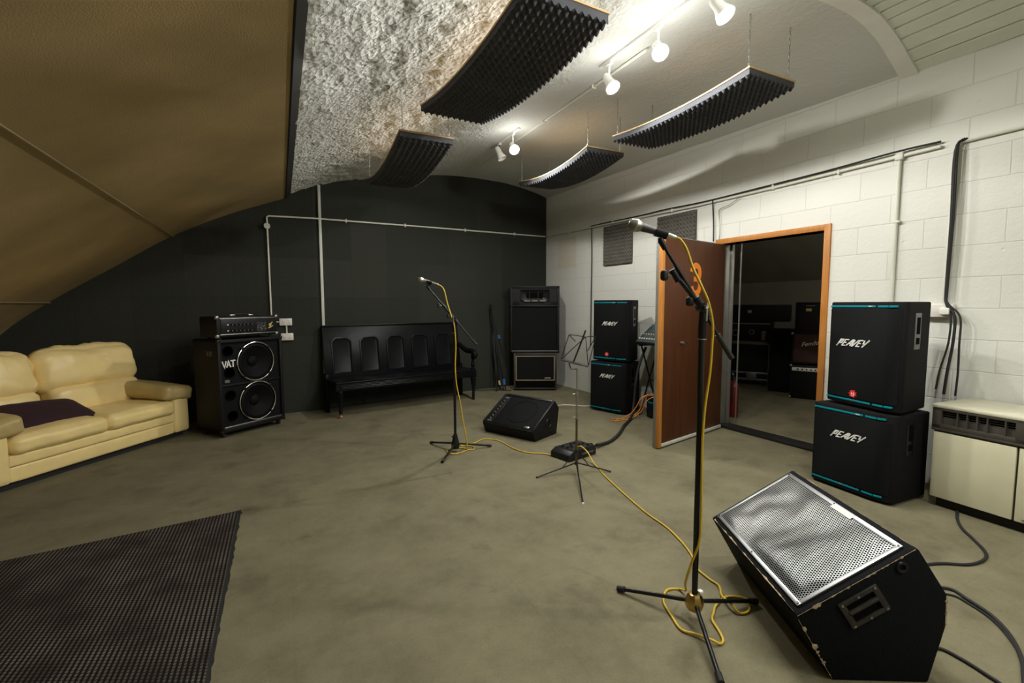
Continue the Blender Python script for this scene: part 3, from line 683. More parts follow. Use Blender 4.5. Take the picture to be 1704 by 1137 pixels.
    for sx in (-.05, .05):
        MB().rng(sx-.012, sx+.012, .05, .055, .012, .03, .001).build('switch', 'white', t)
        b = MB()
        for dx, dz in ((0, -.006), (-.011, -.024), (.011, -.024)): b.rng(sx+dx-.003, sx+dx+.003, .049, .052, dz-.004, dz+.004)
        b.build('pin_holes', 'hole', t)
    MB().rng(-.09, -.03, .05, .085, -.03, .02, .008).build('plug', 'white', t)
wall_runs()

# ------------------------------------------------------------------ door
def door():
    Y0, Y1, ZT = 2.60, 3.70, 2.06
    A = rwp(Y0, 0, 0); t = struct(thing('door_1', 'dark wood door', 'door')); 
    del t['label']; del t['category']
    t.location = A; t.rotation_euler = (0, 0, RZ)
    w = (Y1-Y0)/RD.y
    # frame: local x from right jamb (0) to hinge jamb (w), y into the room
    b = MB(); b.rng(-.055, 0, -.16, .02, .0, ZT+.055, .003); b.build('frame_jamb', 'pine', t)
    b = MB(); b.rng(0, w+.05, -.16, .02, ZT, ZT+.055, .003); b.build('frame_head', 'pine', t)
    b = MB(); b.rng(w-.045, w+.03, -.16, .012, 0, ZT, .003); b.rng(w-.065, w-.045, -.16, -.12, 0, ZT, .002); b.build('hinge_jamb', 'dooredge', t)
    MB().rng(0, w, -.16, .0, .0, .035, .006).build('threshold', 'blackwood', t)
    MB().rng(w-.155, w-.145, -.158, -.146, 0.03, ZT).build('door_stop_strip', 'dooredge', t)
    # leaf swung into the room
    P = Vector((4.385, 3.600)); Q = Vector((3.215, 3.335)); az = ang(Q, P); LW = (P-Q).length
    lf = bpy.data.objects.new('door_leaf', None); COL.objects.link(lf)
    lf.parent = None
    dl = struct(lf); dl.name = 'door_2'; dl.location = (Q.x, Q.y, .012); dl.rotation_euler = (0, 0, az)
    T = .058; HT = 2.025
    MB().rng(.012, LW, 0, T, .03, HT, .002).build('panel', 'doorwood', dl)
    MB().rng(-.004, .012, .030, T+.002, .0, HT+.002, .002).build('metal_edge', 'dooredge', dl)
    MB().rng(-.004, .045, -.006, .030, .0, HT, .002).build('edge_lipping', 'pine', dl)
    MB().rng(.045, LW, -.012, .004, .004, .035, .003).build('draught_strip', 'trunk', dl)
    MB().rng(.0, LW, 0, T, HT, HT+.006).build('top_strip', 'steel', dl)
    b = MB(); cx, c0, h = .60, 1.475, .32
    def arc(x, z, r, a0, a1, n=16): return [(x+r*1.0*math.cos(math.radians(a0+(a1-a0)*i/n)), z+r*math.sin(math.radians(a0+(a1-a0)*i/n))) for i in range(n+1)]
    b.ribbon(arc(cx, c0+h-.095, .075, 175, -75), .058, -.004, 0); b.ribbon(arc(cx, c0+.098, .080, 75, -172), .060, -.004, 0)
    b.ribbon([(cx-.035, c0+h*.51), (cx+.03, c0+h*.51)], .05, -.0042, 0)
    b.build('number_three', 'orange', dl)
    MB().rng(.33, .40, -.016, 0, .995, 1.012, .004).rng(.36, .372, -.03, 0, .990, 1.016, .003).build('door_handle', 'steel', dl)
    MB().cyl((.47, 0, 1.01), (.47, -.008, 1.01), .014).build('keyhole_cover', 'browngrey', dl)
    for z in (.25, 1.0, 1.8): MB().cyl((LW+.008, .02, z-.05), (LW+.008, .02, z+.05), .009).build('hinge', 'steel', dl)
door()

# ------------------------------------------------------------------ sofa and cushion
SA = math.atan2(.809, .588)
def sofa():
    t = thing('leather_sofa', 'cream leather two-seat sofa under the sloping brown wall', 'sofa', (-.927, 6.055, 0), SA)
    L = 1.78; AW = .19
    MB().rng(-L+.04, -.04, .06, .84, .0, .055).build('plinth', 'rubber', t)
    MB().soft((-L/2, .44, .115), (L-2*AW+.02, .84, .13), .022, (0, .006, 0), 12, .002, 1).build('lower_apron', 'leather', t)
    MB().soft((-L/2, .43, .222), (L-2*AW+.02, .84, .10), .022, (0, .008, 0), 12, .002, 3).build('upper_apron', 'leather', t)
    MB().soft((-L/2, .78, .40), (L-.1, .18, .68), .05, (0, 0, .01), 10, .003, 3).build('back_frame', 'leather', t)
    for x, w, s in ((-AW-.335, .69, 1), (-AW-.335-.70, .72, 5)):
        MB().soft((x, .32, .335), (w, .70, .145), .055, (.004, .012, .022), 20, .010, s, 6).build('seat_cushion', 'leather', t)
    for x, w, s in ((-.49, .93, 11), (-1.36, .83, 17)):
        Mx = Matrix.Translation((x, .66, .70)) @ Matrix.Rotation(math.radians(-14), 4, 'X')
        MB().soft((0, 0, .09), (w, .25, .43), .125, (.0, .03, .02), 26, .030, s, 4.5, Mx).build('back_cushion', 'leather', t)
        Mx = Matrix.Translation((x, .60, .50)) @ Matrix.Rotation(math.radians(-10), 4, 'X')
        MB().soft((0, 0, 0), (w-.10, .22, .30), .08, (0, .02, 0), 14, .010, s+3, 5, Mx).build('lumbar_cushion', 'leather', t)
    for sx, s in ((-AW/2, 21), (-L+AW/2, 31)):
        MB().soft((sx, .43, .275), (AW, .86, .45), .035, (.004, .008, 0), 12, .003, s).build('arm_side', 'leather', t)
        k = -1 if sx > -.5 else 1
        Mx = Matrix.Translation((sx+k*.035, .40, .505)) @ Matrix.Rotation(math.radians(4), 4, 'X') @ Matrix.Rotation(math.radians(-k*7), 4, 'Y')
        MB().soft((0, 0, 0), (AW+.13, .86, .15), .045, (.006, .016, .012), 18, .012, s+1, 6, Mx).build('arm_pad', 'leather2', t)
    Mx = Matrix.Translation((-.927, 6.055, 0)) @ Matrix.Rotation(SA, 4, 'Z') @ Matrix.Translation((-1.12, .33, .472)) @ Matrix.Rotation(math.radians(24), 4, 'X') @ Matrix.Rotation(math.radians(4), 4, 'Y')
    b = MB()
    def pil(sg):
        def f(u, v):
            x, y = (u-.5)*2, (v-.5)*2; e = ((1-abs(x)**3)*(1-abs(y)**3))
            pin = 1-.06*(1-abs(x*y))*(abs(x)**4+abs(y)**4)*.5
            return (x*.34*pin, y*.20*pin, sg*.062*max(0, e)**.55+.004*noise.noise(Vector((x*3, y*3, sg))))
        return f
    b.grid(pil(1), 24, 18); b.grid(pil(-1), 24, 18, flip=True)
    o = b.build('cushion', 'aubergine', None, 60); o.matrix_world = Mx
    tag(o, 'dark aubergine scatter cushion lying on the cream leather sofa', 'cushion')
sofa()

# ------------------------------------------------------------------ bass cabinet and amplifier
def bass_rig():
    A = (-.594, 5.631); B = (.003, 6.075); az = ang(A, B); W_ = .744; H_ = 1.04; z0 = .058
    t = thing('bass_cabinet', 'tall black bass cabinet with two chrome-ringed speakers, sprayed VAT', 'speaker cabinet', (A[0], A[1], 0), az)
    b = MB(); D = .44
    b.rng(0, .035, 0, D, z0, H_, .006); b.rng(W_-.035, W_, 0, D, z0, H_, .006); b.rng(0, W_, 0, D, z0, z0+.045, .006); b.rng(0, W_, 0, D, H_-.035, H_, .006)
    b.rng(.02, W_-.02, D-.02, D, z0+.02, H_-.02); b.build('cabinet_shell', 'vinyl', t)
    bm = bmesh.new(); ed = []
    def loop(P):
        vs = [bm.verts.new((x, .03, z)) for x, z in P]
        for i in range(len(vs)): ed.append(bm.edges.new((vs[i], vs[(i+1) % len(vs)])))
    loop([(.03, z0+.04), (W_-.03, z0+.04), (W_-.03, H_-.03), (.03, H_-.03)])
    for cx_, cz_, r_ in ((.425, .78, .203), (.43, .338, .203), (.120, .916, .052), (.128, .685, .052), (.127, .441, .052), (.140, .218, .052)):
        loop([(cx_+r_*math.cos(2*PI*i/40), cz_+r_*math.sin(2*PI*i/40)) for i in range(40)])
    bmesh.ops.triangle_fill(bm, use_beauty=True, use_dissolve=False, edges=ed)
    bx = MB(); bx.bmadd(bm); bx.build('baffle', 'grille', t)
    MB().rng(.035, W_-.035, .012, .03, .545, .565, .003).build('divider_bar', 'vinyl', t)
    MB().rng(.035, W_-.035, .005, .025, z0+.045, z0+.06, .003).build('lower_trim_bar', 'steel', t)
    for cxx, czz in ((.425, .78), (.43, .338)):
        d = bpy.data.objects.new('speaker_driver', None); COL.objects.link(d); d.parent = t
        MB().ring((cxx, .018, czz), .212, .0085, 48, 8).build('chrome_ring', 'chrome', d)
        prof = [(.20, 0), (.195, -.012), (.175, -.004), (.16, -.016), (.06, -.075), (.055, -.06), (.03, -.045), (.001, -.042)]
        R = Matrix.Translation((cxx, .022, czz)) @ Matrix.Rotation(PI/2, 4, 'X')
        vs = MB(); n = 40; v = []; f = []
        for r, z in prof:
            for j in range(n): v.append((r*math.cos(2*PI*j/n), r*math.sin(2*PI*j/n), z))
        for i in range(len(prof)-1):
            for j in range(n): f.append([i*n+j, i*n+(j+1) % n, (i+1)*n+(j+1) % n, (i+1)*n+j])
        vs.add(v, f, Matrix.Translation((0, -.01, 0)) @ R); vs.build('cone', 'cone', d)
        b = MB()
        for k in range(4):
            a = PI/4+k*PI/2; x, z = cxx+.215*math.cos(a), czz+.215*math.sin(a); b.box((x, .014, z), (.03, .012, .03), .004)
        b.build('grille_clamp', 'plastic', d)
    for x, z in ((.120, .916), (.128, .685), (.127, .441), (.140, .218)):
        R = Matrix.Translation((x, .028, z)) @ Matrix.Rotation(PI/2, 4, 'X')
        MB().lathe([(.058, -.004), (.058, .006), (.051, .007), (.047, -.02), (.044, -.16), (.001, -.165)], 28, R, False).build('port', 'hole', t)
    # sprayed lettering
    b = MB(); y = .026; zc = .745; h = .068; w = .014
    b.ribbon([(.055, zc+h), (.078, zc), (.098, zc+h)], w, y, .03); b.ribbon([(.100, zc), (.122, zc+h), (.143, zc)], w, y, .03); b.ribbon([(.110, zc+.024), (.134, zc+.024)], w*.8, y, .03)
    b.ribbon([(.145, zc+h), (.196, zc+h)], w, y, .03); b.ribbon([(.170, zc+h), (.170, zc)], w, y, .03)
    b.build('sprayed_letters', 'white', t)
    MB().rng(.075, .125, .0265, .03, .583, .612).build('maker_badge', 'steel', t)
    b = MB(); b.ribbon([(.0, .93), (.02, .87), (.035, .92)], .008, -.001, .001); b.ribbon([(.045, .87), (.06, .92), (.07, .87)], .008, -.001, .001); b.ribbon([(.085, .92), (.085, .87)], .008, -.001, .001); b.ribbon([(.075, .915), (.1, .915)], .008, -.001, .001)
    o = b.build('scratched_letters', 'grey', t); o.location = (-.0015, .20, 0); o.rotation_euler = (0, 0, -PI/2)
    for x in (.05, W_-.05):
        for y in (.06, D-.06):
            c = MB(); c.rng(x-.02, x+.02, y-.02, y+.02, .04, z0); c.cyl((x-.014, y, .025), (x+.014, y, .025), .025); c.build('castor', 'rubber', t)
    for x in (0, W_):
        for z in (z0, H_):
            MB().soft((.012 if x == 0 else x-.012, .012, z+(.012 if z < .5 else -.012)), (.034, .034, .034), .008, n=3).build('corner_protector', 'plastic', t)
    # amplifier head
    t = thing('bass_amplifier', 'black amplifier head standing on the tall bass cabinet', 'amplifier', (A[0]+.0, A[1]-.0, H_), az)
    w, d, h = .69, .30, .215; o0 = .028
    b = MB(); b.rng(0, w, .0, d, o0, h+.028, .012); b.build('amp_case', 'vinyl', t)
    MB().rng(.045, w-.045, -.008, .01, o0+.028, h+.005, .002).build('front_panel', 'plastic', t)
    for z in (o0+.026, h+.006): MB().rng(.03, w-.03, -.012, .01, z-.005, z+.005, .002).build('chrome_strip', 'steel', t)
    for i in range(6):
        for z in (.092, .155):
            k = MB().cyl((.15+i*.043, -.008, z), (.15+i*.043, -.026, z), .010, .008, 12).build('control_knob', 'plastic', t)
            MB().cyl((.15+i*.043, -.026, z), (.15+i*.043, -.0275, z), .0045, n=8).build('knob_cap', 'steel', k)
    for z in (.092, .155): MB().cyl((.132-.02, -.008, z), (.132-.02, -.012, z), .007, n=12).build('input_jack', 'white', t)
    b = MB(); 
    for i in range(7): b.rng(.44+i*.016, .444+i*.016, -.0105, -.008, .075, .175)
    b.build('equaliser_slots', 'grey', t)
    b = MB()
    for i in range(7): b.rng(.437+i*.016, .447+i*.016, -.014, -.008, .11+.02*math.sin(i*1.7), .12+.02*math.sin(i*1.7))
    b.build('equaliser_sliders', 'steel', t)
    b = MB(); b.ribbon([(.575, .10), (.60, .125), (.585, .135), (.625, .17)], .011, -.0105, -.008); b.ribbon([(.58, .145), (.61, .155), (.60, .11), (.63, .13)], .009, -.0105, -.008); b.build('gold_emblem', 'gold', t)
    for x in (.25, .46): MB().rng(x-.03, x+.03, .12, .145, h+.028, h+.045, .006).build('handle_end', 'steel', t)
    b = MB().tube(spline([(.25, .13, h+.036), (.30, .13, h+.048), (.41, .13, h+.048), (.46, .13, h+.036)], 5), .007, 8); b.build('carry_handle', 'rubber', t)
    for x in (.01, w-.01):
        for z in (o0+.01, h+.018): MB().soft((x, .008, z), (.04, .035, .04), .012, n=3).build('corner_protector', 'steel', t)
    for x in (.06, w-.06):
        for y in (.05, d-.05): MB().cyl((x, y, 0), (x, y, o0), .014, n=12).build('rubber_foot', 'rubber', t)
bass_rig()

# ------------------------------------------------------------------ church pew
def pew():
    t = thing('wooden_pew', 'glossy black-painted wooden pew with five arched back panels', 'bench', (.575, 5.99, 0), math.atan2(.17, .985))
    L = 2.00
    # seat with reeded front rail
    MB().rng(.0, L, .0, .50, .425, .452, .008).build('seat', 'pew', t)
    b = MB()
    for i, z in enumerate((.415, .398, .380, .362)): b.cyl((.0, .012, z), (L, .012, z), .0085, n=10)
    b.rng(.0, L, .012, .05, .34, .425); b.build('seat_rail', 'pew', t)
    # back: leaning plane, five raised panels
    lean = math.radians(9)
    Mx = Matrix.Translation((0, .49, .44)) @ Matrix.Rotation(-lean, 4, 'X')
    Hb = .68
    b = MB(); b.rng(0, L+.02, 0, .03, -.02, Hb, .004, Mx); b.build('back_board', 'pew', t)
    b = MB(); b.rng(-.01, L+.03, -.02, .05, Hb-.0, Hb+.02, .007, Mx); b.build('top_rail', 'pew', t)
    n = 5; p0 = .08; pw = (L-.12)/n
    for i in range(n):
        x0 = p0+i*pw+.02; x1 = x0+pw-.11; c = .05; za, zb = .045, .535
        poly = [(x0, za), (x1, za), (x1, zb-c), (x1-c, zb), (x0+c, zb), (x0, zb-c)]
        b = MB()
        m = 6; vs = []
        cx_, cz_ = (x0+x1)/2, (za+zb)/2
        for k, (off, y) in enumerate(((.0, .0), (.0, -.014), (.016, -.016), (.024, -.004), (.030, -.002))):
            for (x, z) in poly:
                sx = 1-off*2/(x1-x0); sz = 1-off*2/(zb-za); vs.append((cx_+(x-cx_)*sx, y, cz_+(z-cz_)*sz))
        fs = [[k*m+j, k*m+(j+1) % m, (k+1)*m+(j+1) % m, (k+1)*m+j] for k in range(4) for j in range(m)] + [[4*m+j for j in range(m)]]
        b.add(vs, fs, Mx); b.build('back_panel', 'pew', t, 20)
    # left end stile and skirt
    MB().rng(-.01, .035, .44, .56, .0, .50, .006).build('rear_leg', 'pew', t)
    MB().rng(L-.03, L+.02, .44, .56, .0, .50, .006).build('rear_leg', 'pew', t)
    # turned front legs
    prof = [(.018, .05), (.024, .06), (.02, .075), (.026, .09), (.019, .11), (.024, .17), (.036, .27), (.040, .33), (.030, .345), (.042, .36), (.042, .43)]
    for x, top in ((.055, 0), (L-.03, 1)):
        Mt = Matrix.Translation((x, .045, 0))
        lg = MB().lathe(prof, 20, Mt).build('front_leg', 'pew', t)
        MB().lathe([(.012, 0), (.022, .004), (.024, .02), (.016, .034), (.022, .05)], 16, Mt).build('castor_foot', 'brown_castor' if not top else 'pew', lg)
    # scrolled arm on a turned post at the right end
    Mt = Matrix.Translation((L-.03, .055, .45))
    MB().lathe([(.030, 0), (.034, .015), (.018, .03), (.027, .05), (.030, .075), (.020, .10), (.026, .115), (.016, .13), (.024, .165), (.028, .19)], 20, Mt).build('arm_post', 'pew', t)
    pts = spline([(L-.03, .545, .80), (L-.03, .45, .795), (L-.03, .33, .745), (L-.03, .20, .715), (L-.03, .10, .715), (L-.03, .02, .70), (L-.03, -.01, .66), (L-.03, .02, .635), (L-.03, .055, .655)], 6)
    k = len(pts); MB().tube(pts, [.028+.010*math.sin(PI*i/(k-1))+.006*(i/(k-1)) for i in range(k)], 12).build('arm_rest', 'pew', t)
pew()

# ------------------------------------------------------------------ trapezoid PA cabinets
def logo(w, x, z, y):
    """stretched italic maker's lettering, x left, z base"""
    b = MB(); h = w*.19; lw = w/6.3; sh = .7; st = h*.17
    L = {'P': [[(.0, -.1), (.0, 1), (.66, 1), (.66, .40), (.1, .40)]], 'E': [[(.8, 1), (.05, 1), (.05, 0), (.8, 0)], [(.05, .5), (.65, .5)]], 'A': [[(-.05, 0), (.62, 1), (.80, 1), (.80, 0)], [(.25, .34), (.8, .34)]],
         'V': [[(.0, 1), (.12, 0), (.30, 0), (.85, 1)]], 'Y': [[(.02, 1), (.1, .5), (.62, .5)], [(.95, 1.05), (.35, -.1)]]}
    for i, ch in enumerate('PEAVEY'):
        for st_ in L[ch]:
            b.ribbon([(x+i*lw+(p[0]*lw*.92)+p[1]*h*sh, z+p[1]*h) for p in st_], st, y, y+.003)
    b.ribbon([(x-w*.03, z-h*.12), (x+w*.16, z+h*.9)], st*.8, y, y+.003)
    b.ribbon([(x+w*.86, z+h*.1), (x+w*1.07, z+h*1.1)], st*.9, y, y+.003)
    return b

def pa_cab(loc, az, w, h, d, label, feet=True, logo_w=.22, logo_at=(.27, .55), splat=True, cut=.075, ins=.03):
    t = thing('pa_speaker', label, 'loudspeaker', loc, az, 'black trapezoid loudspeakers with teal stripes')
    z0 = .018 if feet else .012
    poly = [(0, .035), (.012, .012), (.035, 0), (w-cut-.02, 0), (w-.02, .03), (w, .05), (w-ins, d), (ins, d)]
    b = MB(); b.prism(poly, z0, h, .012); b.build('body', 'cab', t, 30)
    gx0, gx1 = .028, w-cut-.01
    b = MB(); b.prism([(gx0, -.007), (gx1, -.007), (w-.022, .028), (w-.024, .034), (gx1, .006), (gx0, .006)], z0+.05, h-.05, .002); b.build('grille', 'grille', t, 20)
    for z in (h-.032, z0+.034):
        for nm, a, e in (('main', .02, gx1-.09), ('end', gx1-.075, gx1)):
            MB().rng(a, e, -.0045, .004, z-.007, z+.007, .002).build('teal_stripe', 'teal', t)
        b = MB(); Mx = Matrix.Translation((gx1+.004, 0, z)) @ Matrix.Rotation(math.atan2(.03, cut-.012), 4, 'Z'); b.rng(.0, .05, -.0045, .004, -.007, .007, .002, Mx); b.build('teal_stripe', 'teal', t)
    text_part('model_lettering', 'HISYS', .012, 'white', t, gx1-.125, -.006, h-.032)
    logo(logo_w, w*logo_at[0], h*logo_at[1], -.0105).build('maker_logo', 'white', t, smooth=False)
    if splat:
        b = MB(); cx_, cz_ = w*.43, z0+.085
        vs = [(cx_, -.0085, cz_)]; n = 18
        for i in range(n):
            r = .032*(1 if i % 2 else .68)*(1+.12*math.sin(i*2.3)); vs.append((cx_+r*math.cos(2*PI*i/n), -.0085, cz_+r*math.sin(2*PI*i/n)))
        vs2 = [(v[0], -.0065, v[2]) for v in vs]
        fs = [[0, 1+i, 1+(i+1) % n] for i in range(n)] + [[1+i, 1+(i+1) % n, n+1+1+(i+1) % n, n+1+1+i] for i in range(n)]
        b.add(vs+vs2, fs); b.build('red_badge', 'redlogo', t, smooth=False)
        text_part('badge_lettering', '15', .034, 'white', t, cx_, -.0095, cz_-.005)
    MB().rng(w*.43-.012, w*.43+.012, -.0055, 0, z0+.030, z0+.040).build('stripe_badge', 'steel', t)
    # recessed handle plate on the right side
    a = math.atan2(ins, d-.05)
    Mx = Matrix.Translation((w-ins*(.15/(d-.05))-.001, .20, h*.74)) @ Matrix.Rotation(a, 4, 'Z')
    hp = MB().rng(-.004, .005, -.045, .045, -.125, .125, .002, Mx).build('handle_plate', 'grey' if splat else 'plastic', t)
    b = MB(); b.rng(.003, .007, -.028, .028, -.02, .095, .002, Mx); b.rng(.003, .007, -.028, .028, -.09, -.045, .002, Mx); b.build('handle_recess', 'hole', hp)
    if feet:
        for x in (.07+ins*.8, w-.09-ins*.8):
            for y in (.07, d-.06): MB().cyl((x, y, 0), (x, y, z0+.004), .02, n=14).build('rubber_foot', 'rubber', t)
    return t
def pa_stacks():
    # right stack
    az = ang((3.743, 2.218), (3.68, 1.642))
    pa_cab((3.743, 2.218, 0), az, .585, .632, .44, 'low black subwoofer under the right loudspeaker, beside the heater', True, .23, (.29, .64), False, .10)
    az = ang((3.827, 2.176), (3.70, 1.631))
    pa_cab((3.827, 2.176, .632), az, .555, .778, .40, 'tall black loudspeaker on top of the right stack, against the block wall', True, .235, (.17, .585), True, .085, .11)
    # left stack
    az = ang((3.651, 5.072), (3.801, 4.577))
    pa_cab((3.651, 5.072, 0), az, .545, .655, .40, 'black subwoofer at the bottom of the far stack by the mixer', True, .21, (.33, .70), False, .10)
    az = ang((3.68, 5.058), (3.85, 4.55))
    pa_cab((3.68, 5.058, .655), az, .545, .795, .38, 'black loudspeaker on top of the far stack by the mixer', True, .21, (.30, .60), True, .085, .09)
pa_stacks()

# ------------------------------------------------------------------ tall horn speaker on a combo cabinet
def tall_stack():
    A = (3.325, 6.745); B = (4.02, 6.395); az = ang(A, B)
    t = thing('combo_cabinet', 'low black cabinet with silver-edged grille under the tall horn speaker', 'speaker cabinet', (A[0]+.03, A[1]-.012, 0), az)
    w, h, d = .70, .61, .34
    b = MB(); b.rng(0, w, .02, d, .02, h, .008); b.build('cabinet_shell', 'vinyl', t)
    b = MB(); b.rng(0, .03, 0, .04, .02, h, .004); b.rng(w-.03, w, 0, .04, .02, h, .004); b.rng(.03, w-.03, 0, .04, .02, .045, .004); b.rng(.03, w-.03, .0, .04, h-.04, h, .004); b.build('edge_frame', 'scuffed', t)
    b = MB(); b.rng(.035, .047, .002, .02, .17, h-.05); b.rng(w-.047, w-.035, .002, .02, .17, h-.05); b.rng(.035, w-.035, .002, .02, .165, .177); b.rng(.035, w-.035, .002, .02, h-.055, h-.043); b.build('grille_piping', 'seam', t)
    MB().rng(.047, w-.047, .006, .02, .177, h-.055).build('grille', 'grille', t)
    MB().rng(.03, w-.03, .012, .02, .045, .165).build('kick_panel', 'hole', t)
    MB().rng(w-.20, w-.10, .001, .006, .195, .215, .001).build('maker_badge', 'steel', t)
    for x in (.05, w-.05):
        for y in (.06, d-.05): MB().cyl((x, y, 0), (x, y, .022), .02, n=12).build('rubber_foot', 'rubber', t)
    t = thing('horn_speaker', 'tall black loudspeaker with horn on top of the combo cabinet', 'loudspeaker', (A[0]-.02, A[1]+.008, .612), az)
    w, h, d = .79, 1.08, .40
    b = MB(); zt = .77
    b.rng(0, .035, 0, d, 0, h, .006); b.rng(w-.035, w, 0, d, 0, h, .006); b.rng(0, w, 0, d, 0, .04, .006); b.rng(0, w, 0, d, h-.035, h, .006); b.rng(.03, w-.03, .05, d, .03, h-.03)
    b.rng(.03, .16, .012, .06, zt, h-.03); b.rng(w-.16, w-.03, .012, .06, zt, h-.03); b.rng(.03, w-.03, .012, .06, zt, zt+.06); b.rng(.15, w-.15, .012, .06, h-.06, h-.03)
    b.build('cabinet_shell', 'vinyl', t)
    MB().rng(.04, w-.04, .02, .05, .05, zt-.015).build('grille', 'grille', t)
    MB().rng(.0, w, -.006, .012, zt-.018, zt+.0, .003).build('divider_bar', 'plastic', t)
    MB().rng(.02, w-.02, -.004, .012, .028, .045, .003).build('lower_bar', 'grey', t)
    # flared horn mouth
    b = MB(); x0, x1, za, zb = .165, w-.165, zt+.065, h-.065
    def horn(u, v):
        a = 2*PI*u; r = v
        ex = math.copysign(abs(math.cos(a))**.35, math.cos(a)); ez = math.copysign(abs(math.sin(a))**.35, math.sin(a))
        k = 1-.55*r; kz = 1-.75*r
        return ((x0+x1)/2+ex*(x1-x0)/2*k, .012+.09*r**.7*.45, (za+zb)/2+ez*(zb-za)/2*kz)
    b.grid(horn, 40, 6); b.build('horn_flare', 'plastic', t, 50)
    MB().rng(.26, w-.26, .035, .05, za+.05, zb-.05).build('horn_throat', 'hole', t)
    for i in range(3):
        x = .27+i*.125; MB().soft((x, .0, za+.005), (.11, .07, .03), .014, n=5).build('horn_lip', 'grey', t)
    for x in (.31, .45): MB().rng(x-.004, x+.004, .018, .05, za+.02, zb-.02).build('horn_vane', 'plastic', t)
tall_stack()

# ------------------------------------------------------------------ folded stands leaning in the corner
def folded_stands():
    t = thing('folded_stand', 'folded black stand with blue tape leaning against the black wall', 'stand', (3.10, 6.86, 0))
    MB().tube([(.05, -.05, .02), (-.01, .15, 1.32)], .013, 10).build('pole', 'blackmetal', t)
    MB().tube([(-.01, .15, 1.30), (-.015, .155, 1.40)], .018, 10).build('top_clamp', 'plastic', t)
    for k, (dx, dy) in enumerate(((.10, -.07), (-.03, -.09), (.16, -.02))):
        MB().tube([(.0, .09, .95-.05*k), (dx, dy, .012)], .010, 8).build('folded_leg', 'blackmetal', t)
    MB().tube([(-.012, .145, 1.24), (.07, .10, .93), (.16, .075, .55)], .008, 8).build('boom', 'blackmetal', t)
    MB().tube([(.075, .06, .90), (.085, .058, .845)], .021, 10).build('blue_tape', 'blue', t)
    MB().tube([(.112, -.055, .19), (.115, -.062, .10)], .022, 10).build('blue_tape', 'blue', t)
    MB().tube([(.03, -.045, .17), (.04, -.05, .10)], .016, 8).build('tan_tape', 'lath', t)
folded_stands()

# ------------------------------------------------------------------ wedges
def wedge_mid():
    FL = Vector((1.979, 4.688)); FR = Vector((2.261, 4.112)); az = ang(FL, FR); w = (FR-FL).length+.04
    t = thing('stage_monitor', 'black wedge monitor on the floor between the bench and music stand', 'stage monitor', (FL.x, FL.y, 0), az)
    prof = [(0, 0), (-.045, .115), (.375, .365), (.45, .275), (.40, 0)]
    R = Matrix(((0, 0, 1, 0), (1, 0, 0, 0), (0, 1, 0, 0), (0, 0, 0, 1)))
    MB().prism(prof, 0, w, .010, R).build('body', 'vinyl', t, 30)
    d = Vector((0, .42, .25)); l = d.length; a = math.atan2(.25, .42)
    Mx = Matrix.Translation((0, -.045, .115)) @ Matrix.Rotation(a, 4, 'X')
    b = MB(); b.rng(0, .03, .01, l-.01, -.002, .008, .003, Mx); b.rng(w-.03, w, .01, l-.01, -.002, .008, .003, Mx); b.rng(.03, w-.03, l-.03, l, -.002, .008, .003, Mx); b.build('baffle_edge', 'plastic', t)
    MB().rng(.13, w-.032, .015, l-.035, -.001, .005, .002, Mx).build('grille', 'grille', t)
    cm = Mx @ Matrix.Translation((w*.58, l*.5, .0055)) @ Matrix.Rotation(PI/2, 4, 'X')
    MB().ring((0, 0, 0), .17, .004, 40, 6, cm).build('speaker_ring', 'cone', t)
    pn = MB().rng(.034, .115, .02, l-.04, -.001, .006, .002, Mx).build('control_panel', 'plastic', t)
    for i in range(7):
        y = .07+i*.048; MB().cyl(Mx @ Vector((.075, y, .006)), Mx @ Vector((.075, y, .022)), .010, .008, 10).build('control_knob', 'grey', pn)
    for y in (.045, l-.07): MB().rng(.05, .10, y-.012, y+.012, .006, .008, 0, Mx).build('panel_label', 'steel', pn)
    MB().rng(w-.13, w-.07, .025, .05, .005, .009, .001, Mx).build('maker_badge', 'steel', t)
    MB().ring((0, 0, 0), .045, .008, 24, 6, Matrix.Translation((w+.001, .24, .15)) @ Matrix.Rotation(PI/2, 4, 'Z')).build('side_port', 'plastic', t)
wedge_mid()

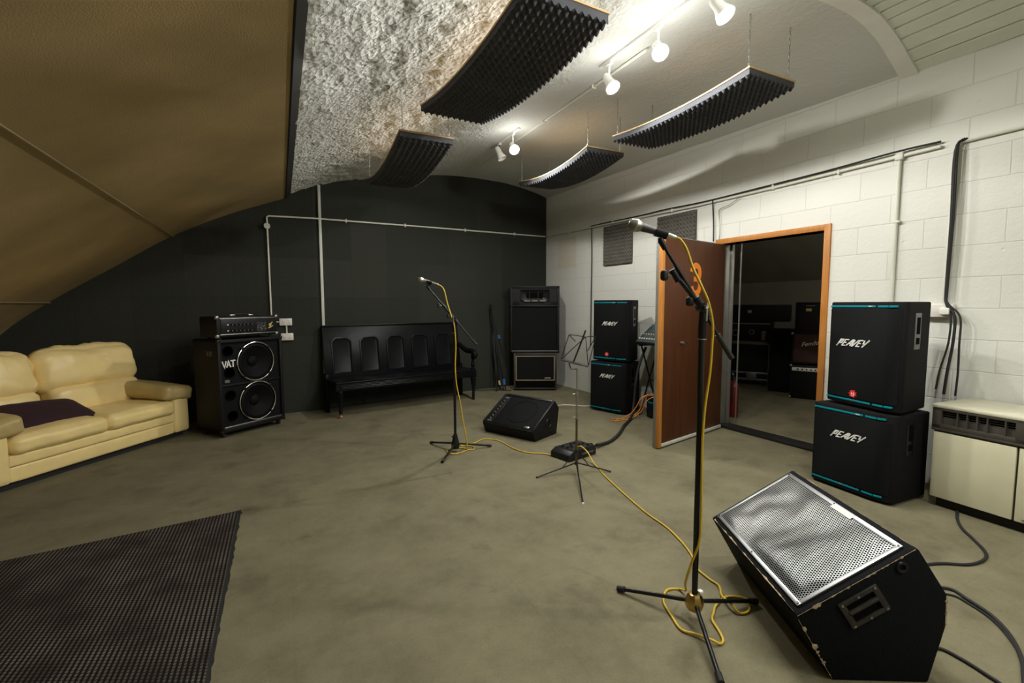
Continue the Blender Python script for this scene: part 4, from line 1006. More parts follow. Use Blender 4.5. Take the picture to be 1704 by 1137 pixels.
def wedge_front():
    A = Vector((1.79, .939)); B = Vector((2.095, .774)); d = (B-A).normalized()
    # local x along the width toward the far left end, y across, built from the near side panel
    W_ = .80
    n = Vector((.475, .88))
    t = thing('stage_monitor', 'large battered black wedge monitor with silver grille, lower right', 'stage monitor', (A.x+n.x*W_, A.y+n.y*W_, 0), math.atan2(-n.y, -n.x))
    # local x from far end (0) to near side (W), y = to the right/back of the wedge
    prof = [(0, 0), (-.143, .251), (.27, .518), (.285, .508), (.392, .343), (.396, .217), (.347, 0)]
    R = Matrix(((0, 0, 1, 0), (1, 0, 0, 0), (0, 1, 0, 0), (0, 0, 0, 1)))
    MB().prism(prof, 0, W_, .008, R).build('body', 'worn', t, 30)
    a = math.atan2(.267, .413); l = math.hypot(.267, .413)
    Mx = Matrix.Translation((0, -.143, .251)) @ Matrix.Rotation(a, 4, 'X')
    # grille with real dents: local plane X-Z of its own object
    g = MB(); m = .026; gw, gl = W_-2*m, l-2*m
    def dent(x, y):
        e = min(x, gw-x, y, gl-y)/.06; e = max(0, min(1, e)); e = e*e*(3-2*e)
        return e*(.004+.010*noise.noise(Vector((x*5+3, y*5, 0)))-.010*math.exp(-((x-.20)**2+(y-.30)**2)/.006)-.008*math.exp(-((x-.36)**2+(y-.20)**2)/.012)+.0026*noise.noise(Vector((x*13, y*13+4, 2))))
    g.grid(lambda u, v: (u*gw, -dent(u*gw, v*gl), v*gl), 80, 48)
    o = g.build('grille', 'silvergrille', t, 180); o.matrix_local = Mx @ Matrix.Translation((m, m, .006)) @ Matrix.Rotation(-PI/2, 4, 'X') @ Matrix.Scale(-1, 4, (0, 0, 1)) if False else Mx @ Matrix(((1, 0, 0, m), (0, 0, 1, m), (0, -1, 0, .006), (0, 0, 0, 1)))
    f = MB(); q = .017
    f.rng(m, W_-m, m, m+q, .001, .009, .001, Mx); f.rng(m, W_-m, l-m-q, l-m, .001, .009, .001, Mx); f.rng(m, m+q, m, l-m, .001, .0088, .001, Mx); f.rng(W_-m-q, W_-m, m, l-m, .001, .0088, .001, Mx)
    f.build('grille_frame', 'silver', t)
    for x in (m+.01, W_/2, W_-m-.01):
        for y in (m+.009, l-m-.009): MB().cyl(Mx @ Vector((x, y, .009)), Mx @ Vector((x, y, .0115)), .004, n=8).build('grille_screw', 'blackmetal', t)
    MB().rng(W_*.50, W_*.66, l-m-.030, l-m-.004, .009, .0098, 0, Mx).build('tape_label', 'white', t)
    # chipped edges: ragged bare strips
    def worn(p, q, across, wmax, seed, out, k=60):
        p, q, c, o = Vector(p), Vector(q), Vector(across), Vector(out)
        b = MB()
        def f(u, v):
            w = wmax*(.07+1.35*max(0, noise.noise(Vector((u*9+seed, seed, 0)))+.55*noise.noise(Vector((u*31, seed, 3)))+.05))
            return p.lerp(q, u)+c*(w*(v-.25))+o*(.0012 if 0 < v < 1 else .0002)
        b.grid(f, k, 4); return b.build('worn_edge', 'bare', t, 180)
    worn((W_, -.139, .250), (W_, .268, .513), (0, .54, -.84), .020, 1.0, (1, 0, 0), 90)
    worn((W_, -.136, .238), (W_, -.004, .01), (0, .86, .5), .022, 5.3, (1, 0, 0))
    worn((W_, .391, .335), (W_, .395, .225), (0, -1, 0), .010, 9.1, (1, 0, 0), 30)
    worn((.03, -.140, .253), (.78, -.140, .253), (0, .8, .5), .010, 12.7, (0, -.4, .6), 90)
    worn((.03, .272, .515), (.78, .272, .515), (0, -.6, -.3), .009, 16.7, (0, 0, 1), 90)
    # bar handle in a dished plate on the near side
    cy, czz = .095, .295; hp = bpy.data.objects.new('side_handle', None); COL.objects.link(hp); hp.parent = t
    hp.location = (W_+.001, cy, czz); hp.rotation_euler = (math.radians(33), 0, 0)
    f = MB(); f.rng(-.002, .009, -.078, .078, -.055, -.037, .003); f.rng(-.002, .009, -.078, .078, .037, .055, .003); f.rng(-.002, .009, -.078, -.055, -.04, .04, .003); f.rng(-.002, .009, .055, .078, -.04, .04, .003)
    f.build('handle_flange', 'scuffed', hp)
    MB().rng(-.001, .002, -.056, .056, -.038, .038).build('handle_dish', 'hole', hp)
    MB().tube([(.006, -.058, .005), (.006, .058, .005)], .009, 10).build('grip', 'scuffed', hp)
    for y in (-.066, 0, .066):
        for z in (-.046, .046): MB().cyl((.009, y, z), (.0115, y, z), .0045, n=8).build('handle_screw', 'steel', hp)
    MB().ring((0, 0, 0), .016, .006, 20, 8, Matrix.Translation((W_+.002, .222, .445)) @ Matrix.Rotation(PI/2, 4, 'Z')).build('jack_socket', 'plastic', t)
    for x in (.06, W_-.06):
        for y in (.03, .31): pass
wedge_front()

# ------------------------------------------------------------------ microphone stands, microphones
def mic(head, tail, label, body, ball):
    h, q = Vector(head), Vector(tail); a = (q-h); L = a.length
    Mx = a.normalized().to_track_quat('Z', 'Y').to_matrix().to_4x4()
    t = thing('microphone', label, 'microphone', h)
    MB().lathe([(.004, -.024), (.013, -.022), (.021, -.014), (.0255, 0), (.0262, .006), (.0255, .012), (.024, .020), (.021, .027), (.019, .031)], 24, Mx).build('grille_ball', ball, t, 60)
    MB().lathe([(.0262, .003), (.0272, .005), (.0272, .010), (.0262, .012)], 24, Mx).build('grille_band', 'steel', t)
    MB().lathe([(.019, .030), (.0185, .034), (.0165, .06), (.0125, L*.72), (.0115, L*.82), (.0115, L*.83)], 20, Mx).build('handle_body', body, t)
    MB().lathe([(.0105, L*.82), (.0105, L*.93), (.0085, L*.935), (.008, L*1.02), (.005, L*1.08)], 16, Mx).build('cable_plug', 'chrome' if body == 'micgrey' else 'steel', t)

def mic_stand(base, label, boom0, boom1, pivot, lock, legs, hub, tailw, mh, mt):
    """coordinates are offsets from the base point"""
    t = thing('microphone_stand', label, 'microphone stand', base, 0, 'black boom microphone stands')
    p = Vector(pivot)
    MB().tube([(0, 0, .07), (0, 0, p.z*.62)], .0125, 14).build('lower_tube', 'blackmetal', t)
    MB().tube([(0, 0, p.z*.62), (p.x*.6, p.y*.6, p.z-.05)], .0125 if hub == 'brass' else .0095, 14).build('upper_tube', 'blackmetal', t)
    MB().lathe([(.017, p.z-.135), (.0175, p.z-.13), (.017, p.z-.07), (.015, p.z-.03), (.013, p.z-.01)], 16).build('boom_socket', 'plastic', t)
    MB().lathe([(.0185, p.z-.137), (.0185, p.z-.132)], 16).build('collar_ring', 'steel', t)
    d = (Vector(boom1)-Vector(boom0)).normalized(); side = d.cross(Vector((0, 0, 1))).normalized()
    if side.dot(-Vector(base)) < 0: side = -side
    MB().cyl(p-side*.022, p+side*.022, .020, n=18).build('pivot_disc', 'plastic', t)
    MB().tube([p-d*.05, p+d*.05], .0165, 14).build('pivot_block', 'plastic', t)
    nut = MB().cyl(p+side*.02, p+side*.055, .009, .006, 12).build('pivot_screw', 'chrome', t)
    MB().tube([p+side*.05+Vector((0, 0, .02)), p+side*.05-Vector((0, 0, .055))], .004, 8).build('pivot_lever', 'steel', t)
    MB().tube([boom0, boom1], .0075, 12).build('boom_arm', 'blackmetal', t)
    l = Vector(lock)
    MB().tube([p, l+d*-.02], .0105, 12).build('boom_sleeve', 'blackmetal', t)
    MB().tube([l-d*.028, l+d*.028], .0145, 12).build('boom_clutch', 'plastic', t)
    kd = (side*.3 + Vector((-d.x, -d.y, 0)).normalized()*-.0 + Vector(base).normalized().cross(Vector((0, 0, 1)))*-1.0).normalized()
    MB().tube([l, l+kd*.03], .006, 10).build('clutch_screw', 'steel', t)
    MB().soft(l+kd*.045, (.03, .03, .045), .012, n=4).build('clutch_knob', 'rubber', t)
    MB().soft(p+kd*.035+d*-.03, (.03, .03, .04), .012, n=4).build('pivot_knob', 'rubber', t)
    MB().tube([Vector(boom1)-d*tailw, boom1], .0115, 12).build('boom_weight', 'rubber', t)
    # clip
    c = Vector(boom0)
    MB().tube([c+d*.03, c-d*.012], .013, 12).build('clip_swivel', 'plastic', t)
    h, q = Vector(mh)-Vector(base), Vector(mt)-Vector(base); a = (q-h).normalized(); k = max(.06, min(.115, (c-h).dot(a))); m = h+a*k
    cl = MB().tube([c-d*.008, m-Vector((0, 0, .021))], [.0125, .0105], 12).build('microphone_clip', 'plastic', t)
    n = 18; vs = []; fs = []; u = a.cross(Vector((0, 0, 1))).normalized(); w = u.cross(a)
    for i in range(n+1):
        th = math.radians(-215+250*i/n); dv = u*math.cos(th)+w*math.sin(th)
        for (r, l) in ((.0172, -.024), (.0205, -.024), (.0205, .028), (.0165, .028)): vs.append(m+dv*r+a*l)
    for i in range(n):
        for j in range(4): fs.append([i*4+j, i*4+(j+1) % 4, (i+1)*4+(j+1) % 4, (i+1)*4+j])
    fs += [[3, 2, 1, 0], [n*4+j for j in range(4)]]
    MB().add(vs, fs).build('clip_sleeve', 'plastic', cl)
    if hub == 'brass':
        MB().lathe([(.020, .045), (.034, .05), (.040, .07), (.040, .085), (.032, .11), (.026, .118), (.018, .12)], 8).build('leg_hub', 'brass', t, 30)
        MB().rng(.012, .034, -.02, .0, .118, .132, .003).build('hub_screw', 'white', t)
    else:
        MB().lathe([(.018, .03), (.034, .035), (.040, .06), (.034, .10), (.022, .14), (.018, .17)], 16).build('leg_hub', 'plastic', t)
        MB().cyl((-.018, -.01, .155), (-.035, -.02, .155), .009, n=10).build('hub_screw', 'plastic', t)
    for e in legs:
        e = Vector(e); u = Vector((e.x, e.y, 0)).normalized(); s = Vector((u.x*.03, u.y*.03, .078))
        lg = MB().tube([s, e], .0095, 12).build('leg', 'blackmetal', t)
        dd = (e-s).normalized(); MB().tube([e-dd*.03, e+dd*.008], .0135, 12).build('rubber_foot', 'rubber', lg)
    return t

def mics():
    b = Vector((1.60, 1.417, 0)); o = lambda *p: Vector(p)-b
    mic_stand(b, 'tall black boom microphone stand in front, with brass hub', o(1.440, 1.497, 1.655), o(1.717, 1.36, 1.167), o(1.596, 1.419, 1.385), o(1.493, 1.471, 1.52),
              [o(1.43, 1.723, .016), o(1.40, 1.11, .016), (.335, -.055, .016)], 'brass', .12, (1.335, 1.549, 1.729), (1.485, 1.474, 1.679))
    mic((1.335, 1.549, 1.729), (1.485, 1.474, 1.679), 'grey handheld microphone clipped to the front stand, pointing left', 'micgrey', 'mesh')
    b2 = Vector((1.446, 4.151, 0)); o = lambda *p: Vector(p)-b2
    mic_stand(b2, 'black boom microphone stand in mid room before the bench', o(1.234, 4.256, 1.560), o(1.634, 4.058, 1.024), o(1.449, 4.15, 1.27), o(1.361, 4.193, 1.392),
              [o(1.310, 4.50, .016), o(1.80, 4.13, .016), o(1.235, 3.895, .016)], 'black', .06, (1.170, 4.289, 1.631), (1.312, 4.219, 1.588))
    mic((1.170, 4.289, 1.631), (1.312, 4.219, 1.588), 'silver handheld microphone on the mid-room stand', 'steel', 'meshbright')
mics()

# ------------------------------------------------------------------ music stand
def music_stand():
    B0 = Vector((2.174, 3.19, 0)); t = thing('music_stand', 'folding wire music stand in front of the stage box', 'music stand', B0)
    o = lambda *p: Vector(p)-B0
    MB().tube([(0, 0, .06), (0, 0, .46)], .0095, 10).build('lower_tube', 'bronze', t)
    MB().tube([(0, 0, .42), (0, 0, .875)], .006, 10).build('upper_tube', 'steel', t)
    for z in (.46, .66): 
        MB().cyl((0, 0, z-.012), (0, 0, z+.012), .012, n=10).tube([(0, 0, z), (-.03, .015, z)], .004, 6).build('clamp_screw', 'steel', t)
    MB().cyl((0, 0, .06), (0, 0, .085), .014, n=10).build('lower_collar', 'blackmetal', t)
    MB().cyl((0, 0, .165), (0, 0, .185), .014, n=10).build('upper_collar', 'blackmetal', t)
    for e in (o(1.804, 3.209, .006), o(2.42, 3.05, .006), o(1.845, 2.62, .006)):
        u = Vector((e.x, e.y, 0)).normalized(); s = Vector((u.x*.012, u.y*.012, .075)); m = s.lerp(e, .34)
        lg = MB().tube([s, e], .006, 8).build('leg', 'blackmetal', t)
        MB().tube([(u.x*.012, u.y*.012, .175), m], .004, 6).build('leg_brace', 'blackmetal', lg)
        MB().tube([e-u*.012, e+u*.004], .009, 8).build('foot_tip', 'white' if e.y < -.3 else 'rubber', lg)
    MB().tube([(0, 0, .87), (-.045, .02, .865), (-.06, .03, .915)], .006, 8).build('desk_bracket', 'blackmetal', t)
    A = o(2.055, 3.25, .945); C_ = o(2.255, 3.15, .888)
    MB().tube([A, C_], .008, 8).build('bottom_ledge', 'blackmetal', t)
    D = o(2.112, 3.22, 1.15); E_ = o(2.235, 3.16, 1.130); F = o(2.310, 3.125, 1.135)
    m = A.lerp(C_, .45); top = o(2.234, 3.161, 1.185)
    MB().tube([m, o(2.205, 3.172, 1.10), top], .0065, 8).build('centre_bar', 'blackmetal', t)
    b = MB()
    for a, c in ((A, D), (A, E_), (C_, F), (C_, E_), (D, E_), (E_, F)):
        a, c = Vector(a), Vector(c); b.tube([a, a.lerp(c, .5)+Vector((0, 0, .004)), c], .0034, 6)
    b.tube([D, D+Vector((.05, -.02, -.055))], .0034, 6); b.tube([F, F+Vector((-.06, .03, -.12))], .0034, 6)
    b.build('desk_wires', 'blackmetal', t)
music_stand()

# ------------------------------------------------------------------ stage box, mixer, cables
def stage_box():
    p = [(2.234, 3.561), (2.199, 3.329), (2.531, 3.39), (2.60, 3.63)]
    t = thing('stage_box', 'black multicore stage box on the floor behind the music stand', 'stage box', (2.24, 3.40, 0), ang((2.24, 3.40), (2.60, 3.49)))
    w, d, h = .37, .23, .085
    b = MB(); b.prism([(0, 0), (0, .055), (.055, h), (w, h), (w, 0)], 0, d, .006, Matrix(((1, 0, 0, 0), (0, 0, -1, d), (0, 1, 0, 0), (0, 0, 0, 1)))); b.build('case', 'plastic', t, 30)
    MB().rng(.07, w-.02, .02, d-.02, h, h+.002).build('top_plate', 'blackmetal', t)
    for i in range(5):
        for j in range(3):
            x, y = .105+i*.052, .055+j*.06; s = MB().cyl((x, y, h+.001), (x, y, h+.007), .015, n=14).build('socket', 'steel' if (i+j) % 3 == 0 else 'plastic', t)
            MB().cyl((x, y, h+.007), (x, y, h+.008), .010, n=10).build('socket_hole', 'hole', s)
    b = MB()
    for i in range(8): b.rng(.17+i*.02, .184+i*.02, -.0015, .001, .035, .05)
    b.build('front_lettering', 'grey', t)
    MB().tube([(w-.01, d*.55, .045), (w+.10, d*.6, .04)], [.030, .018], 12).build('cable_boot', 'rubber', t)
stage_box()

def mixer():
    t = thing('mixing_desk', 'small mixing desk with rows of knobs, half hidden by the open door', 'mixing desk', (3.97, 4.55, .90), math.radians(-90+2))
    w, d = .62, .37; a = math.atan2(.27, d)   # local x to the operator's right, y away
    R = Matrix(((0, 0, 1, 0), (1, 0, 0, 0), (0, 1, 0, 0), (0, 0, 0, 1)))
    MB().prism([(0, 0), (0, .03), (d, .30), (d, .0)], 0, w, .006, R).build('case', 'plastic', t, 30)
    Mx = Matrix.Translation((0, 0, .031)) @ Matrix.Rotation(a, 4, 'X'); l = math.hypot(d, .27)
    MB().rng(.006, w-.006, .006, l-.006, 0, .003, 0, Mx).build('control_surface', 'mixer', t)
    MB().rng(-.012, 0, -.005, d, -.01, .03, .004).build('side_cheek', 'plastic', t)
    for i in range(14):
        x = .03+i*.041
        MB().rng(x-.008, x+.008, .05, .075, .003, .015, .003, Mx).build('fader_cap', 'whitecable', t)
        for j in range(6):
            MB().cyl(Mx @ Vector((x, .15+j*.052, .003)), Mx @ Vector((x, .15+j*.052, .016)), .008, .006, 8).build('control_knob', ('white', 'grey', 'teal', 'grey', 'white', 'grey')[j], t)
    # stand
    s = thing('mixer_stand', 'black folding frame stand under the mixing desk', 'stand', (3.97, 4.55, 0), math.radians(-90+2))
    for x in (.05, w-.05):
        MB().tube([(x, .04, .0), (x, .35, .88)], .011, 8).build('leg', 'blackmetal', s)
        MB().tube([(x+.02, .35, .0), (x+.02, .04, .88)], .011, 8).build('leg', 'blackmetal', s)
        MB().tube([(x, .02, .887), (x, .36, .887)], .011, 8).build('top_bar', 'blackmetal', s)
    MB().tube([(.05, .22, .44), (w-.03, .22, .44)], .009, 8).build('cross_bar', 'blackmetal', s)
    # power amp on the floor beneath
    q = thing('power_amplifier', 'black amplifier box with teal strip on the floor under the mixer', 'amplifier', (4.02, 4.38, 0), math.radians(-88))
    MB().rng(0, .33, 0, .32, .01, .26, .006).build('case', 'vinyl', q)
    MB().rng(.02, .31, -.004, .004, .03, .24, .002).build('front_panel', 'plastic', q)
    MB().rng(.03, .30, -.006, .0, .185, .205, .001).build('front_stripe', 'teal', q)
    for x in (.05, .28):
        for y in (.05, .27): MB().cyl((x, y, 0), (x, y, .012), .015, n=10).build('rubber_foot', 'rubber', q)
mixer()

def floor_cables():
    def c(name, label, pts, r, mat, k=7, n=8):
        o = MB().tube(spline(pts, k), r, n).build(name, mat, ang=60); tag(o, label, 'cable'); return o
    z = .007
    F = lambda L, zz=z: [(x, y, zz) for x, y in L]
    c('microphone_cable', 'yellow cable from the mid-room microphone down its stand to the stage box',
      [(1.319, 4.214, 1.583), (1.345, 4.20, 1.570), (1.369, 4.185, 1.528), (1.392, 4.170, 1.411), (1.425, 4.145, 1.28), (1.440, 4.120, 1.20), (1.452, 4.122, 1.018), (1.444, 4.122, .82), (1.455, 4.12, .649), (1.487, 4.115, .476), (1.511, 4.109, .303), (1.54, 4.105, .128), (1.552, 4.12, .03)] +
      F([(1.56, 4.16), (1.53, 4.215), (1.44, 4.235), (1.375, 4.20), (1.37, 4.12), (1.42, 4.07), (1.50, 4.09), (1.56, 4.13), (1.62, 4.12), (1.645, 4.20), (1.60, 4.28), (1.55, 4.285), (1.60, 4.33), (1.70, 4.31), (1.842, 4.396), (1.954, 4.268), (1.976, 3.967), (2.045, 3.788), (2.16, 3.70)]) + [(2.215, 3.56, .012), (2.232, 3.50, .035)], .0055, 'yellow')
    c('microphone_cable', 'yellow cable from the front microphone coiling round its stand and on to the stage box',
      [(1.490, 1.471, 1.676), (1.506, 1.462, 1.668), (1.527, 1.446, 1.628), (1.545, 1.425, 1.548), (1.560, 1.390, 1.47), (1.585, 1.375, 1.402), (1.612, 1.375, 1.313), (1.615, 1.378, 1.224), (1.612, 1.382, 1.108), (1.600, 1.392, .952), (1.596, 1.396, .793), (1.598, 1.395, .633), (1.600, 1.394, .471), (1.596, 1.398, .362), (1.580, 1.425, .251), (1.60, 1.47, .14), (1.68, 1.54, .04)] +
      F([(1.700, 1.60), (1.64, 1.62), (1.560, 1.56), (1.515, 1.46), (1.490, 1.384)]) + [(1.520, 1.329, .012), (1.540, 1.272, .02)] + F([(1.568, 1.252), (1.597, 1.261), (1.625, 1.303), (1.660, 1.370), (1.705, 1.40), (1.743, 1.425), (1.80, 1.445), (1.862, 1.452), (1.917, 1.417), (1.915, 1.385), (1.86, 1.338), (1.807, 1.345)]) +
      [(1.80, 1.388, .03), (1.835, 1.463, .012)] + F([(1.895, 1.531), (1.90, 1.591), (1.915, 1.676), (1.947, 1.73), (2.001, 1.804), (2.057, 1.923), (2.114, 2.1), (2.144, 2.321), (2.213, 2.617), (2.309, 2.969), (2.37, 3.14)]) + [(2.40, 3.26, .02), (2.41, 3.36, .08), (2.40, 3.44, .112), (2.39, 3.49, .098)], .0055, 'yellow')
    c('multicore_cable', 'thick black multicore cable from the stage box up to the mixing desk', [(2.700, 3.62, .035), (2.78, 3.66, .022), (2.95, 3.72, .018), (3.207, 3.90, .018), (3.45, 4.12, .018), (3.68, 4.30, .018), (3.83, 4.42, .05), (3.90, 4.47, .20), (3.93, 4.48, .42), (4.00, 4.50, .65), (4.10, 4.50, .86)], .017, 'rubber')
    for i, pts in enumerate(([(3.50, 4.42, z), (3.62, 4.36, z), (3.74, 4.42, z), (3.84, 4.40, .04), (3.90, 4.36, .12), (3.93, 4.33, .26), (3.97, 4.27, .31), (4.05, 4.22, .30)],
                             [(3.56, 4.47, z), (3.66, 4.44, z), (3.70, 4.36, z), (3.80, 4.36, .03), (3.88, 4.32, .10), (3.92, 4.28, .22), (3.96, 4.22, .28), (4.05, 4.15, .29)],
                             [(3.52, 4.36, z), (3.60, 4.42, z), (3.72, 4.46, z), (3.82, 4.43, .06), (3.87, 4.39, .15), (3.90, 4.36, .24), (3.96, 4.32, .29), (4.05, 4.28, .28)])):
        c('orange_cable', ('orange cable nearest the stage box spilling from under the mixer', 'orange cable closest to the open door under the mixer', 'orange cable nearest the far speaker stack under the mixer')[i], pts, .0055, 'orangecable')['group'] = 'orange cables under the mixer'
    c('floor_cable', 'pale cable on the floor from the wedge to the far subwoofer', [(2.68, 4.36, .03), (2.85, 4.60, z), (3.05, 5.05, z), (3.30, 5.36, z), (3.45, 5.42, z), (3.56, 5.36, z), (3.70, 5.22, z), (3.78, 5.12, .03)], .007, 'whitecable')
    c('floor_cable', 'black mains cable curling from under the heater to the front wedge', F([(4.02, 1.40), (3.872, 1.345), (3.739, 1.275), (3.62, 1.179), (3.486, 1.081), (3.368, 1.052), (3.239, 1.070), (3.10, 1.15), (2.85, 1.20), (2.60, 1.12)]) + [(2.48, 1.03, .05)], .008, 'rubber')
    c('floor_cable', 'black cable sweeping from the wedge round to the right edge', [(2.40, .99, .06), (2.55, 1.10, .012)] + F([(2.75, 1.08), (2.879, 1.014), (2.853, .934), (2.80, .836), (2.697, .743), (2.554, .666), (2.41, .617), (2.2, .55)]), .008, 'rubber')
    c('floor_cable', 'thinner black cable lying beside the sweep at the right edge', [(2.38, .97, .04), (2.55, 1.06, .01)] + F([(2.74, 1.04), (2.83, .985), (2.82, .92), (2.77, .825), (2.67, .735), (2.53, .65), (2.40, .598), (2.2, .53)], .0055), .005, 'rubber')
    c('floor_cable', 'black cable leaving the foot of the wedge toward the bottom corner', [(2.26, .86, .015)] + F([(2.339, .838), (2.344, .771), (2.328, .696), (2.31, .64), (2.25, .55)]), .007, 'rubber')
    c('floor_cable', 'dark cable lying along the foot of the black wall right of the bench', F([(2.75, 6.98), (2.95, 6.96), (3.06, 6.92), (3.2, 6.78), (3.30, 6.72)]), .007, 'rubber')
floor_cables()

# ------------------------------------------------------------------ heater cabinet
def heater():
    A = Vector((3.995, 1.558)); B = Vector((3.965, 1.07)); az = ang(A, B); L = 1.55
    t = thing('convector_heater', 'long cream cabinet heater with dark grille band against the block wall', 'heater', (A.x, A.y, 0), az)
    d = .47
    MB().rng(.03, L, .05, d, 0, .075).build('plinth', 'rubber', t)
    MB().rng(.005, L, .02, d, .07, .62, .003).build('carcass', 'browngrey', t)
    x = .012
    for w in (.415, .415, .415):
        MB().rng(x, x+w, 0, .02, .072, .525, .004).build('door_panel', 'cream', t); x += w+.012
    for xx in (.445, .872):
        MB().rng(xx+.03, xx+.085, -.008, .0, .088, .097, .003).build('door_pull', 'steel', t)
    MB().rng(0, L, -.006, .03, .535, .552, .003).build('lower_trim', 'browngrey', t)
    # grille band
    b = MB(); b.rng(0, L, -.004, .03, .552, .580, .004); b.rng(0, L, -.004, .03, .672, .69, .004); b.rng(0, .05, -.004, .03, .552, .69, .004); b.rng(.415, .60, -.004, .03, .552, .69, .004); b.rng(1.0, L, -.004, .03, .552, .69, .004); b.build('grille_surround', 'browngrey', t)
    MB().rng(.03, 1.02, .03, .06, .56, .68).build('grille_recess', 'hole', t)
    for x in (.135, .185, .235, .285, .37, .65, .72, .80, .88): MB().rng(x-.0035, x+.0035, -.002, .035, .578, .675).build('grille_vane', 'browngrey', t)
    b = MB()
    for z in (.595, .610, .625, .640, .655): b.rng(.05, 1.0, .024, .030, z-.0018, z+.0018)
    b.build('grille_wires', 'grey', t)
    MB().rng(-.005, L, -.008, d+.0, .69, .715, .008).build('top_panel', 'creamtop', t)
heater()

# ------------------------------------------------------------------ rug
def rug():
    pts = [(0, 0), (.006, -1.98), (-2.3, -2.2), (-2.3, -.300)]
    b = MB(); b.prism([(-.012, -.004), (-.006, -1.98), (-2.3, -2.2), (-2.3, -.300)], .001, .012, 0)
    t = thing('floor_rug', 'dark ribbed rug on the floor in the lower left corner', 'rug', (-.296, 3.577, 0), 0)
    b.build('pile', 'rug', t, smooth=False)
    e = MB(); rnd = random.Random(2)
    n = 60; vs = []
    side = [(-.016+.0*i, -.03-i*1.96/n) for i in range(n+1)]
    out = [(.004+.004*rnd.random()+.006*(rnd.random() > .8), -.03-i*1.96/n) for i in range(n+1)]
    e.prism(side+out[::-1], .001, .010, 0); e.prism([(-.03, -.012), (.006, .003), (.004, -.045), (-.016, -.05)], .001, .013)
    e.build('bound_edge', 'rubber', t, smooth=False)
rug()

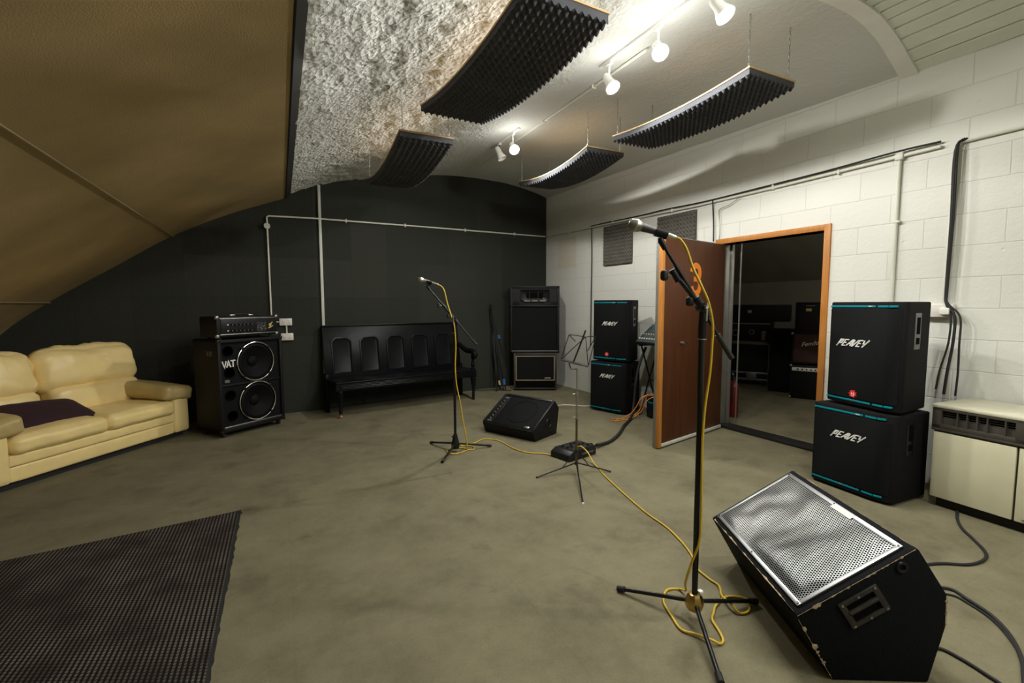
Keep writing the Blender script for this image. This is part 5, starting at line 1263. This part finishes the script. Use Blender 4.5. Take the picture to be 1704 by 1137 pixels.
# ------------------------------------------------------------------ store room contents seen through the door
def store_room():
    # facing direction: fronts look back at the doorway
    az = math.radians(-63)     # local x runs left to right as seen from the door, y away
    def amp(name, label, loc, w, h, d, front, rz=az, cat='amplifier'):
        t = thing(name, label, cat, loc, rz)
        MB().rng(0, w, .01, d, .012, h, .010).build('cabinet_shell', 'vinyl', t)
        for x in (.05, w-.05):
            for y in (.06, d-.05): MB().cyl((x, y, 0), (x, y, .014), .015, n=8).build('rubber_foot', 'rubber', t)
        return t
    w = .60
    P = (6.74, 4.33, 0)
    t = amp('combo_amplifier', 'lower black combo amp with pale control strip, through the doorway', P, w, .50, .28, None)
    MB().rng(.02, w-.02, .0, .012, .03, .40, .003).build('grille', 'grille', t)
    cp = MB().rng(.015, w-.015, -.003, .012, .415, .465, .003).build('control_panel', 'socket', t)
    for i in range(9): MB().cyl((.09+i*.055, -.003, .44), (.09+i*.055, -.02, .44), .012, .009, 10).build('control_knob', 'plastic', cp)
    for x in (.0, w):
        for z in (.02, .49): MB().soft((x, .012, z), (.035, .035, .035), .01, n=3).build('corner_protector', 'steel', t)
    t = amp('combo_amplifier', 'brown-fronted combo amp with script lettering, on the lower combo', (P[0], P[1], .506), w+.02, .47, .27, None)
    MB().rng(.03, w-.01, .0, .012, .04, .44, .003).build('grille', 'browngrille', t)
    text_part('script_lettering', 'Fender', .088, 'white', t, .235, -.004, .315, .45, .0015, tilt=PI/2).rotation_euler = (PI/2, math.radians(-11), 0)
    MB().soft((0, .012, .455), (.035, .035, .035), .01, n=3).build('corner_protector', 'steel', t)
    t = amp('amplifier_head', 'black amplifier with small pale badge above the brown combo', (P[0]+.02, P[1]-.02, .978), .56, .44, .26, None)
    MB().rng(.03, .53, .0, .012, .03, .41, .003).build('front_panel', 'plastic', t)
    MB().rng(.13, .20, -.003, .0, .31, .35, .001).build('maker_badge', 'gold', t); MB().rng(.13, .24, -.003, .0, .385, .392).build('control_strip', 'steel', t)
    # tall black box between
    t = amp('speaker_cabinet', 'plain black cabinet between the flight case and brown combo', (6.95, 4.83, 0), .42, 1.0, .35, None, cat='speaker cabinet')
    MB().rng(.02, .40, .0, .012, .03, .97, .003).build('grille', 'grille', t)
    # flight case
    t = thing('flight_case', 'black flight case with aluminium edges inside the store room', 'flight case', (6.86, 5.78, 0), math.radians(-60))
    w, h0, h1, d = .86, .10, .74, .5
    MB().rng(0, w, .008, d, h0, h1, .004).build('case', 'vinyl', t)
    b = MB()
    for x in (0, w-.035): b.rng(x, x+.035, 0, .03, h0, h1, .003)
    for z in (h0, h0+.11, h1-.03): b.rng(0, w, 0, .02, z, z+.03, .003)
    b.build('edge_extrusion', 'alu', t)
    MB().rng(.50, .66, -.006, .01, h0+.02, h0+.13, .004).build('butterfly_latch', 'alu', t)
    for x in (.1, w-.1):
        MB().cyl((x-.012, .07, .045), (x+.012, .07, .045), .045).rng(x-.02, x+.02, .04, .10, .07, h0).build('castor', 'rubber', t)
        MB().cyl((x-.012, .42, .045), (x+.012, .42, .045), .045).rng(x-.02, x+.02, .39, .45, .07, h0).build('castor', 'rubber', t)
    t = thing('rack_case', 'open rack case with pale rail on top of the flight case', 'rack case', (6.86, 5.78, .74), math.radians(-60))
    MB().rng(0, w, .05, .45, 0, .36, .006).build('case', 'vinyl', t); MB().rng(.0, w-.06, .03, .06, .0, .02).build('front_rail', 'seam', t)
    MB().rng(w-.15, w-.09, .03, .06, .04, .20, .004).build('side_catch', 'seam', t)
    MB().ring((w-.30, .045, .18), .035, .012, 20, 6).build('dial', 'alu', t); MB().ring((w-.55, .045, .16), .05, .012, 20, 6).build('dial', 'grey', t)
    MB().rng(.02, w-.02, .045, .055, .31, .33).build('top_trim', 'alu', t)
    t = thing('keyboard_case', 'long black case lying on top of the rack case', 'instrument case', (6.80, 5.90, 1.10), math.radians(-60))
    MB().rng(0, 1.25, .03, .42, 0, .28, .02).build('case', 'vinyl', t); MB().rng(.62, .68, .022, .03, .14, .19, .003).build('latch', 'steel', t)
    # extinguisher hung by the hinge side
    t = thing('fire_extinguisher', 'red fire extinguisher just inside the doorway behind the door hinge', 'fire extinguisher', (5.0, 3.925, 0))
    MB().lathe([(.055, 0), (.062, .01), (.062, .36), (.052, .41), (.025, .445), (.02, .46)], 20).build('cylinder', 'red', t)
    MB().lathe([(.018, .455), (.022, .475), (.018, .50)], 12).build('valve', 'plastic', t)
    MB().tube([(0, 0, .50), (-.05, -.03, .54), (-.07, -.04, .545)], .008, 8).build('handle', 'steel', t)
    MB().tube(spline([(0, 0, .48), (-.05, -.05, .47), (-.07, -.05, .40), (-.068, -.04, .2)], 5), .010, 8).build('hose', 'rubber', t)
store_room()
